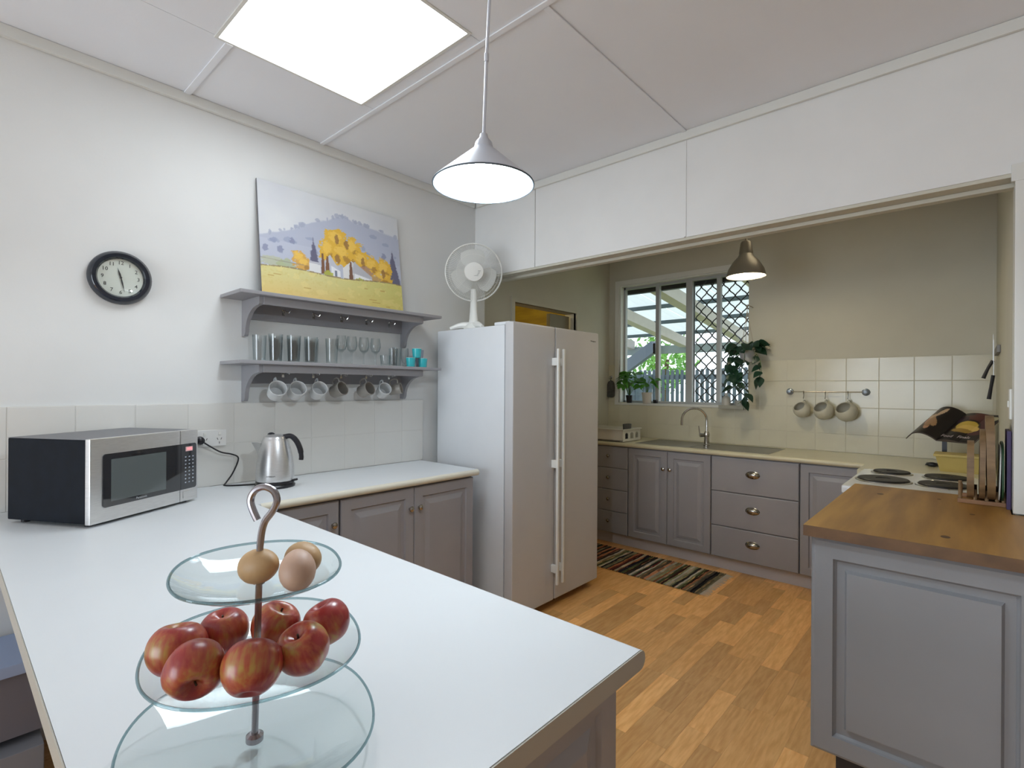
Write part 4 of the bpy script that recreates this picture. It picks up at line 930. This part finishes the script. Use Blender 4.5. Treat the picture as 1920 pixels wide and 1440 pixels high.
# ================================================================ PENDANT LAMPS
t = thing('pendant_lamp', 'grey cone pendant lamp glowing bluish white on a long rod', 'lamp', (-.962, .955, 1.902))
def ring(r, z, w): return [(r, z)]
obj('lamp_shade', B(lathe, [(.132, 0), (.133, .004), (.024, .098), (.020, .104), (.018, .102), (.129, .002)], 48), m_lampw, t, 30)
obj('rim', B(tube, [(.1325*math.cos(2*PI*k/48), .1325*math.sin(2*PI*k/48), .001) for k in range(48)], .0022, 6, closed=True), mat('dark lamp rim', (.10, .13, .16), .4, .5), t)
obj('shade_lining', B(lathe, [(.1285, .0025), (.020, .0975), (0, .0985)], 48), mat('glowing shade lining', (.88, .93, .95), .5, emis=(.70, .93, 1), estr=.9), t)  # lining's own glow stands in for bulb light falling on it
obj('bulb', B(lathe, [(0, .026), (.02, .030), (.030, .040), (.030, .052), (.018, .070), (.012, .09)], 20), m_bulb, t)
obj('shade_cap', B(lathe, [(.026, .096), (.022, .112), (.012, .124), (.010, .134), (0, .136)], 20), m_lampw, t)
obj('rod', B(tube, [(.0, 0, .13), (.006, .003, .34), (.020, .012, .70), (.022, .013, .786)], .0042, 8), m_lampw, t)
b = B(lathe, [(0, -.012), (.0062, -.010), (.0062, .010), (0, .012)], 12, T(.006, .003, .335)); obj('rod_joint', b, m_lampw, t)
obj('ceiling_rose', B(lathe, [(0, 0), (.03, 0), (.045, .018), (.045, .02), (0, .02)], 24, T(.022, .013, .766)), m_lampw, t)
t = thing('pendant_lamp', 'bell shaped steel pendant lamp on a black flex in the kitchen', 'lamp', (-1.09, 3.46, 2.092))
obj('lamp_shade', B(lathe, [(.117, 0), (.118, .004), (.107, .045), (.078, .095), (.050, .125), (.040, .145), (.036, .148), (.048, .122), (.078, .092), (.105, .043), (.1155, .002)], 40), m_lamp2, t, 40)
obj('rim', B(tube, [(.1175*math.cos(2*PI*k/40), .1175*math.sin(2*PI*k/40), 0) for k in range(40)], .002, 6, closed=True), m_lamp2, t)
obj('shade_lining', B(lathe, [(.115, .003), (.104, .043), (.075, .090), (.047, .120), (0, .14)], 40), mat('warm glowing shade lining', (.9, .88, .8), .5, emis=(1, .93, .75), estr=.9), t)  # warm bulb light on the lining put in as emission
obj('bulb', B(lathe, [(0, .026), (.030, .030), (.046, .045), (.044, .06), (.025, .09), (.02, .11)], 20), m_bulb2, t)
obj('lamp_holder', B(lathe, [(.041, .143), (.042, .150), (.033, .215), (.026, .226), (.008, .232), (.006, .245), (0, .245)], 24), m_lamp2, t, 40)
obj('flex', B(tube, [(0, 0, .24), (0, 0, .598)], .0028, 6), m_black, t)
obj('ceiling_rose', B(lathe, [(0, 0), (.03, 0), (.045, .02), (0, .02)], 20, T(0, 0, .577)), m_white, t)

# ================================================================ RUG
t = thing('rag_rug', 'woven rag rug of many coloured stripes in front of the sink cupboard', 'rug', (-2.0, 3.65, .0005))
rg = random.Random(11)
pal = [(190, 178, 150), (205, 198, 175), (60, 34, 28), (38, 34, 44), (150, 150, 112), (84, 88, 58), (168, 108, 72), (190, 130, 96), (52, 50, 46), (120, 96, 70), (110, 52, 44), (214, 206, 190), (90, 82, 70), (30, 28, 36), (160, 140, 104), (128, 120, 96)]
b = bmesh.new(); cols = []; x = -2.80; N = 14
while x < -1.345:
    w = rg.uniform(.008, .026); c = tuple(v/255 for v in rg.choice(pal)); ph = rg.random()*6; am = rg.uniform(.001, .005)
    row = []
    for i in range(N+1):
        y = 3.375+.50*i/N; dx = am*math.sin(ph+y*17)+.002*math.sin(y*60+ph); h = .007+.0015*math.sin(ph+i)
        row.append([b.verts.new((x+dx+.0005, y, .001)), b.verts.new((x+dx+w*.5, y, h)), b.verts.new((x+dx+w+.001, y, .001))])
    for i in range(N):
        jt = rg.uniform(.75, 1.1) if i % 3 == 0 else jt; cc = s2l(tuple(min(1, v*jt*.92) for v in c))
        for k in (0, 1): b.faces.new((row[i][k], row[i][k+1], row[i+1][k+1], row[i+1][k])); cols.append(cc)
    x += w
b.faces.index_update()
o = obj('woven_strips', b, attrmat('rag strips', .95, .1), t, 0, world=True, fix=False, kind='stuff')
at_ = o.data.color_attributes.new('Col', 'FLOAT_COLOR', 'CORNER'); k = 0
for p, cc in zip(o.data.polygons, cols):
    for li in p.loop_indices: at_.data[li].color = (*cc, 1)
b = bmesh.new()
for i in range(64):
    y = 3.38+.49*i/63; L_ = rg.uniform(.035, .06); a = rg.uniform(-.3, .3); tube(b, [(-1.348, y, .004), (-1.348+L_*.5, y+a*.01, .004), (-1.348+L_, y+a*.04, .002)], .0016, 4)
obj('fringe', b, mat('fringe cotton', (.55, .48, .38), .9), t, world=True, kind='stuff')
# ================================================================ LEAVES AND POTS
def leafmesh(L, W, droop=.25, fold=.15):
    vs = []; fs = []; prof = [(0, .04), (.12, .55), (.3, .95), (.5, .9), (.7, .62), (.87, .28), (1, 0)]
    for u, w in prof:
        z = -droop*L*u*u; vs += [(u*L, -w*W/2, z+fold*w*W/2), (u*L, 0, z), (u*L, w*W/2, z+fold*w*W/2)]
    for i in range(len(prof)-1):
        for k in (0, 1): fs.append((3*i+k, 3*i+k+1, 3*i+3+k+1, 3*i+3+k))
    return B(addm, vs, fs)
m_lf = bpy.data.materials.new('leaf green'); m_lf.use_nodes = True; n_ = m_lf.node_tree; p_ = n_.nodes['Principled BSDF']; p_.inputs['Base Color'].default_value = (.05, .15, .035, 1); p_.inputs['Roughness'].default_value = .4
tr_ = n_.nodes.new('ShaderNodeBsdfTranslucent'); tr_.inputs[0].default_value = (.13, .36, .04, 1); mx_ = n_.nodes.new('ShaderNodeMixShader'); mx_.inputs[0].default_value = .5
n_.links.new(p_.outputs[0], mx_.inputs[1]); n_.links.new(tr_.outputs[0], mx_.inputs[2]); n_.links.new(mx_.outputs[0], n_.nodes['Material Output'].inputs[0])
m_lfd = bpy.data.materials.new('dark leaf green'); m_lfd.use_nodes = True; n_ = m_lfd.node_tree; p_ = n_.nodes['Principled BSDF']; p_.inputs['Base Color'].default_value = (.018, .05, .035, 1); p_.inputs['Roughness'].default_value = .35
tr_ = n_.nodes.new('ShaderNodeBsdfTranslucent'); tr_.inputs[0].default_value = (.03, .13, .04, 1); mx_ = n_.nodes.new('ShaderNodeMixShader'); mx_.inputs[0].default_value = .3
n_.links.new(p_.outputs[0], mx_.inputs[1]); n_.links.new(tr_.outputs[0], mx_.inputs[2]); n_.links.new(mx_.outputs[0], n_.nodes['Material Output'].inputs[0])
m_st = mat('plant stem', (.10, .20, .05), .6)
def orient(p, d, roll=0):
    x = Vector(d).normalized(); z = Vector((0, 0, 1)); y = z.cross(x)
    y = y.normalized() if y.length > 1e-3 else Vector((0, 1, 0)); z = x.cross(y)
    Q = Matrix((x, y, z)).transposed().to_4x4(); Q = Q @ RX(roll); Q.translation = p; return Q
def plant(t, base, n, spread, hgt, L, Wd, m, seed, lean=(0, 0)):
    q = random.Random(seed); src = None; sb = bmesh.new()
    for k in range(n):
        a = 2.4*k+q.uniform(-.3, .3); f = (k+.6)/n; rr_ = spread*math.sqrt(f)*q.uniform(.6, 1); zz = hgt*(1-.55*f)+q.uniform(-.015, .015)
        p = Vector(base)+Vector((rr_*math.cos(a)+lean[0], min(rr_*math.sin(a), .005)+lean[1], zz))
        tube(sb, [base, tuple(Vector(base).lerp(p, .5)+Vector((0, 0, .02))), tuple(p)], .0012, 4, 2)
        M = orient(p, (math.cos(a), math.sin(a)*.6-.25, q.uniform(-.55, .2)), q.uniform(-40, 40)) @ Matrix.Scale(q.uniform(.75, 1.15), 4)
        if src is None: src = obj('leaf', leafmesh(L, Wd), m, t, 50); src.matrix_local = M
        else: inst(src, 'leaf', M, t)
    obj('stems', sb, m_st, t)
def pot(r, h, m, t, rim=.004): return obj('pot', B(lathe, [(0, 0), (r*.74, 0), (r*.96, h-.012), (r, h-.012), (r, h), (r-rim, h), (r*.9, h-.015), (0, h-.015)], 22), m, t)
t = thing('potted_plant', 'leafy green plant in a small black pot on the window sill', 'plant', (-2.515, 4.530, WZ0+.0005)); pot(.034, .075, m_black, t)
plant(t, (0, 0, .06), 38, .125, .25, .080, .064, m_lf, 3)
t = thing('potted_plant', 'broad leaved plant in a white pot on the window sill', 'plant', (-2.325, 4.527, WZ0+.0005)); pot(.052, .105, mat('white pot', (.62, .58, .54), .4), t)
plant(t, (0, 0, .09), 18, .10, .17, .095, .070, m_lf, 8)
t = thing('hanging_plant', 'trailing dark leaved plant hanging in a white pot beside the window', 'plant', (-1.365, 4.37, 1.585))
pot(.062, .10, mat('hanging pot', (.50, .49, .48), .4), t); q = random.Random(4); src = None
b = bmesh.new(); m_cord = mat('macrame cord', (.45, .38, .30), .9)
for a in (0, 120, 240): tube(b, [(.06*math.cos(rad(a)), .06*math.sin(rad(a)), .10), (.03*math.cos(rad(a)), .03*math.sin(rad(a)), .25), (0, 0, .42), (0, 0, .45)], .002, 5, 3)
obj('hanger', b, m_cord, t)
P = []
for k in range(26):
    a = 2.4*k; P.append((Vector((.085*math.cos(a), .055*math.sin(a)-.02, .105+.05*q.random())), (math.cos(a), math.sin(a)-.3, q.uniform(-.6, .1)), 1.0))
vines = [[(-.06, -.02, .10), (-.11, -.04, .02), (-.13, -.04, -.09), (-.10, -.04, -.2)], [(.05, -.03, .10), (.11, -.05, .02), (.125, -.05, -.08), (.105, -.05, -.13)], [(0, -.05, .09), (.0, -.075, -.05), (-.02, -.07, -.18), (.01, -.06, -.27), (-.05, -.06, -.34)], [(-.04, -.04, .1), (-.08, -.06, .0), (-.085, -.06, -.1), (-.05, -.06, -.17)]]
b = bmesh.new()
for vi in vines:
    pp = smoothpts(vi, 4); tube(b, pp, .0018, 5)
    for i, p in enumerate(pp[2:]):
        if i % 3 < 2: P.append((p, (q.uniform(-1, 1), q.uniform(-.9, -.1), q.uniform(-1.2, -.3)), q.uniform(.7, 1.1)))
obj('vines', b, m_st, t)
for p, d, sc in P:
    M = orient(p, d, q.uniform(-50, 50)) @ Matrix.Scale(sc, 4)
    if src is None: src = obj('leaf', leafmesh(.100, .078, .3), m_lfd, t, 50); src.matrix_local = M
    else: inst(src, 'leaf', M, t)
tag(obj('plant_hook', B(tube, [(-1.365, YW-.002, 2.045), (-1.365, 4.42, 2.05), (-1.365, 4.37, 2.05), (-1.365, 4.358, 2.04), (-1.365, 4.37, 2.032)], .003, 6, 3), m_cord), 'thin hook on the wall carrying the hanging plant', 'hook')
t = thing('sill_tray', 'small clear tray fixed under the right end of the window', 'tray', (-1.505, 4.47, 1.200))
b = bmesh.new(); box(b, -.108, .108, -.04, .036, 0, .004); box(b, -.108, .108, -.04, -.037, .004, .03); box(b, -.108, -.105, -.037, .036, .004, .03); box(b, .105, .108, -.037, .036, .004, .03)
obj('tray', b, mat('smoky tray', (.35, .34, .28), .3), t, 0)
t = thing('soap_bottle', 'white rounded bottle standing on the small tray', 'bottle', (-1.562, 4.468, 1.2045)); mb_ = mat('milky plastic', (.52, .50, .44), .4)
obj('bottle_body', B(lathe, [(0, 0), (.034, 0), (.036, .006), (.036, .075), (.026, .095), (.012, .104), (.012, .112), (0, .112)], 22), mb_, t); obj('cap', B(lathe, [(0, .1125), (.014, .1125), (.014, .128), (0, .128)], 16), mat('cap', (.6, .6, .56), .4), t)
t = thing('sponge_pot', 'low cream pot on the small tray under the trailing vine', 'pot', (-1.452, 4.468, 1.2045))
obj('pot_body', B(lathe, [(0, 0), (.034, 0), (.040, .065), (.037, .065), (.031, .005), (0, .005)], 22), mb_, t)
# ================================================================ CUP RAIL
t = thing('cup_rail', 'thin steel rail with round end plates on the tiled kitchen wall', 'rail', (-.83, YW-.0105, 1.35))
obj('rod', B(tube, [(-.25, -.045, 0), (.25, -.045, 0)], .0042, 8), m_nickel, t)
for x in (-.25, .25):
    obj('end_plate', B(lathe, [(0, 0), (.024, 0), (.026, .006), (.024, .012), (.010, .016), (.010, .045), (.016, .05), (0, .054)], 20, T(x, 0, 0) @ RX(90)), mat('blue grey metal', (.22, .25, .28), .35, .6), t)
for x in (-.145, 0, .145): obj('hook', B(tube, [(x, -.045, -.020), (x, -.052, .002), (x, -.045, .007), (x, -.038, .0), (x, -.040, -.03), (x, -.05, -.052), (x, -.062, -.046)], .0022, 6, 3), m_nickel, t)
m_bowl = mat('cream glaze', (.58, .55, .45), .35); m_bin = mat('bowl inside', (.36, .34, .30), .45)
for k, (x, r, lab) in enumerate(((-.975, .060, 'cream ball shaped cup on the left hook of the rail'), (-.83, .068, 'cream ball shaped cup on the middle hook of the rail'), (-.685, .072, 'cream ball shaped cup on the right hook of the rail'))):
    t = thing('ball_cup', lab, 'cup', (x-.004, YW-.092, 1.212-.003*k), 0, 'ball cups hanging from the wall rail')
    a = Vector((-.28, -.72, .62)).normalized(); y = Vector((0, 0, 1)).cross(a).normalized(); z = a.cross(y)
    Mm = Matrix((y, z, a)).transposed().to_4x4(); pr_ = [(r*math.sin(rad(d)), -r*math.cos(rad(d))) for d in range(0, 136, 9)]; e = pr_[-1]
    obj('cup_body', B(lathe, pr_+[(e[0]-.002, e[1]+.001)]+[(p[0]*.92, p[1]*.92) for p in pr_[::-1]], 26, Mm), m_bowl, t, 50)
    obj('handle', B(tube, [(0, r*.80, r*.45), (0, r+.012, r*.45), (0, r+.016, r*.05), (0, r*.96, 0)], .004, 8, 4, Mm), m_bowl, t)
# ================================================================ HANGING SCOOP BESIDE WINDOW
t = thing('oven_mitt', 'dark grey quilted mitt hanging on a hook between fridge and window', 'mitt', (-2.705, YW-.035, 1.275))
b = bmesh.new(); prism(b, [(-.045, .02), (-.035, .004), (.02, .0), (.044, .012), (.047, .10), (.035, .155), (.012, .172), (-.02, .165), (-.042, .13)], .022)
bmesh.ops.bevel(b, geom=b.edges[:], offset=.006, segments=2, affect='EDGES')
obj('mitt_body', b, mat('grey cloth', (.10, .095, .09), .8, noise=.3, nscale=40), t)
obj('loop', B(tube, [(0, .011, .168), (-.012, .011, .19), (-.002, .011, .205), (.006, .011, .19), (.002, .011, .168)], .0025, 6, 3), mat('dark strap', (.03, .03, .03), .7), t)
tag(obj('wall_hook', B(lathe, [(0, 0), (.016, 0), (.016, .004), (.006, .008), (.006, .02), (.010, .024), (0, .027)], 14, T(-2.707, YW-.0105, 1.478) @ RX(90)), m_chrome), 'small chrome hook holding the grey mitt by the fridge', 'hook')
# ================================================================ KNIVES AND SWITCH ON THE RIGHT KITCHEN WALL
tag(obj('magnetic_strip', B(box, XR-.016, XR-.001, 3.8, 4.22, 1.575, 1.615, c=.003), mat('strip grey', (.22, .21, .20), .5)), 'grey magnetic knife strip on the right kitchen wall', 'knife holder')
def knife(label, y, z0, z1, z2, lean):
    t = thing('knife', label, 'knife', (XR-.018, y, z0), 0, 'knives on the magnetic strip')
    b = bmesh.new(); tube(b, [(-.012-lean, 0, 0), (-.008-lean*.6, 0, (z1-z0)*.5), (-.006, 0, z1-z0)], [.010, .008, .009], 8, 4); obj('handle', b, m_black, t)
    obj('blade', B(prism, [(-.012, z1-z0), (.016, z1-z0), (.016, z2-z0-.04), (-.004, z2-z0)], .002, T(-.004, 0, 0) @ RZ(90)), m_steel, t, 0)
knife('long black handled knife hanging lowest on the right wall', 4.04, 1.318, 1.456, 1.66, .012); knife('short black handled knife left of the long one', 4.15, 1.44, 1.545, 1.70, .035)
t = thing('light_switch', 'white light switch on the wall end beside the timber bench', 'switch', (XR-.001, 2.705, 1.318)); obj('plate', B(box, -.008, 0, -.036, .036, -.057, .057, c=.003), m_white, t)
obj('rocker', B(box, -.012, -.008, -.007, .007, -.012, .012, c=.001), m_white, t)
# ================================================================ BOARD RACK ON THE TIMBER BENCH
m_bw = mat('bamboo board', (.29, .18, .085), .5, col2=(.17, .10, .045), nscale=6, stretch=(1, 1, 5))
t = thing('board_rack', 'low slotted wooden rack holding chopping boards on the timber bench', 'rack', (.028, 2.76, .929))
m_rk = mat('rack timber', (.34, .17, .075), .5, noise=.2)
for y in (-.085, .065): obj('base_slat', B(box, -.072, .066, y, y+.02, 0, .016, c=.002), m_rk, t)
for x in (-.064, -.020, .013, .042, .060): 
    obj('divider', B(tube, [(x, -.074, .014), (x, -.074, .085 if x == -.064 else .055)], .006, 8), m_bw, t); obj('divider', B(tube, [(x, .074, .014), (x, .074, .055)], .006, 8), m_bw, t)
def oval(lab, x, th, h, w, m, nm='chopping_board', tl=0, cat='chopping board', grp='chopping boards in the rack'):
    N = 28; pts = []
    for k in range(N):
        a = 2*PI*k/N; e = .62; ca, sa = math.cos(a), math.sin(a); pts.append((w/2*abs(ca)**e*(1 if ca > 0 else -1), h/2+h/2*abs(sa)**e*(1 if sa > 0 else -1)))
    b = B(prism, pts, th, T(x+th/2, 0, 0) @ RY(tl) @ RZ(90))
    bmesh.ops.bevel(b, geom=[e for e in b.edges if e.calc_face_angle(0) > 1], offset=min(.006, th*.35), segments=3, affect='EDGES')
    o = obj(nm, b, m); o.location = (0, 2.76, .9455); return tag(o, lab, cat, grp)
oval('shortest bamboo chopping board, leftmost in the rack', -.006, .021, .222, .24, m_bw); oval('middle bamboo chopping board in the rack', .027, .017, .270, .27, m_bw, tl=.5); oval('tallest bamboo chopping board, right of the middle one', .054, .024, .325, .28, m_bw, tl=-1)
oval('thin white plastic board right of the bamboo boards', .0745, .004, .215, .25, m_white, tl=1); oval('dark green thin board beside the white one', .084, .006, .225, .27, mat('green board', (.02, .07, .03), .5))
t = thing('cookbook', 'tall purple spined book standing between the boards and the wall end', 'book', (.094, 2.64, .929)); m_pur = mat('purple cover', (.05, .028, .10), .5)
obj('cover', B(box, 0, .012, -.005, .16, 0, .29, c=.0015), m_pur, t); obj('pages', B(box, .002, .010, 0, .162, .003, .287), mat('page edges', (.5, .47, .42), .8), t, 0)
# ================================================================ COOKBOOK STAND AND TUB
t = thing('book_stand', 'black metal cookbook stand on the worktop behind the cooker', 'stand', (-.13, 4.16, .9005))
obj('base', B(box, -.09, .09, -.06, .06, 0, .008, c=.003), m_black, t)
obj('front_foot', B(ell, .030, .02, .014, T(-.055, -.10, .013)), m_black, t); obj('post', B(box, -.012, .012, -.006, .006, .006, .195), m_black, t, 0)
yaw, tl_ = -35, 34
Mb = RZ(yaw) @ RX(tl_-90+0)
obj('support_plate', B(box, -.12, .12, -.004, .0, .0, .20, T(.02, .005, .185) @ RZ(yaw) @ RX(-(90-tl_)) ), m_black, t, 0)
t = thing('open_cookbook', 'open glossy cookbook with a yellow dish photo lying on the black stand', 'book', (-.285, 4.10, 1.065))
Mb = RZ(yaw) @ RX(-(90-tl_))
def ck(NU, NV, right):
    u = np.linspace(0, 1, NU)[None].repeat(NV, 0); v = np.linspace(0, 1, NV)[:, None].repeat(NU, 1); C = np.zeros((NV, NU, 3)); C[:] = (.11, .085, .08)
    r = np.random.RandomState(2+right)
    def el(x, y, a, b_, c, s=0):
        m = (((u-x)*math.cos(s)+(v-y)*math.sin(s))/a)**2+((-(u-x)*math.sin(s)+(v-y)*math.cos(s))/b_)**2 < 1; C[m] = np.array(c)/255.
    if right:
        el(.45, .8, .4, .25, (90, 52, 44)); el(.75, .55, .3, .3, (74, 38, 40)); el(.15, .75, .15, .12, (50, 36, 46)); el(.42, .50, .34, .26, (36, 24, 20)); el(.42, .54, .27, .17, (190, 160, 66)); el(.52, .46, .27, .11, (205, 172, 92)); el(.42, .36, .28, .07, (150, 120, 58)); el(.85, .86, .13, .08, (168, 160, 128)); el(.05, .95, .3, .06, (46, 44, 40))
    else:
        for k in range(9): el(.15+.7*r.rand(), .3+.6*r.rand(), .12+.1*r.rand(), .06+.08*r.rand(), ((176, 132, 104), (150, 116, 84), (190, 160, 130), (60, 44, 36), (120, 90, 60))[k % 5], r.rand()*3)
        el(.9, .55, .10, .14, (176, 150, 96))
    return C
W2, H2 = .20, .275
def pg(side):
    def f(u, v):
        if side: x = W2*u; z = .010*math.sin(PI*min(1, u*1.6))
        else: x = -W2*u*.93; z = .050*math.sin(PI*min(1, u*.95)**.8)-.045*max(0, u-.7)
        return (x, -z if True else z, v*H2)
    return f
mpg = attrmat('glossy page', .3, .5); cxo = Mb @ T(.15, -.006, 0)
colgrid('right_page', ck(70, 70, 1), 1, 1, mpg, t, cxo, pg(1)); colgrid('left_page', ck(50, 60, 0), 1, 1, mpg, t, cxo, pg(0))
b = bmesh.new(); vs = []; fs = []
for side in (0, 1):
    o0 = len(vs)
    for i in range(13):
        x, yy, z_ = pg(side)(i/12, 0)
        for v in (-.004, H2+.004):
            vs += [(x*1.02, yy+.0015, v), (x*1.02, .006 if side else yy+.008, v)]
    for i in range(12):
        a = o0+i*4; fs += [(a, a+4, a+6, a+2), (a+1, a+3, a+7, a+5), (a, a+1, a+5, a+4), (a+2, a+6, a+7, a+3)]
    a = o0+48; fs.append((a, a+1, a+3, a+2))
addm(b, vs, fs, cxo); obj('book_block', b, mat('book block', (.10, .08, .07), .6), t, 30)
for x, s_ in ((.048, 'Food'), (.140, 'Finals')): text('title_word', s_, .031, cxo @ T(x, -.013, .030) @ RX(90), mat('title ink', (.5, .42, .42), .5), t)
t = thing('bread_tub', 'yellow tapered plastic tub behind the cooker under the cookbook', 'tub', (-.045, 3.93, .9005)); m_tub = mat('yellow plastic', (.55, .42, .13), .45)
def taper(b, w0, d0, w1, d1, h, z0=0):
    addm(b, [(-w0, -d0, z0), (w0, -d0, z0), (w0, d0, z0), (-w0, d0, z0), (-w1, -d1, z0+h), (w1, -d1, z0+h), (w1, d1, z0+h), (-w1, d1, z0+h)], [(3, 2, 1, 0), (0, 1, 5, 4), (1, 2, 6, 5), (2, 3, 7, 6), (3, 0, 4, 7), (4, 5, 6, 7)])
obj('tub_body', B(taper, .095, .065, .115, .080, .085), m_tub, t, 0); obj('lid', B(box, -.125, .125, -.088, .088, .0855, .1, c=.004), m_tub, t)
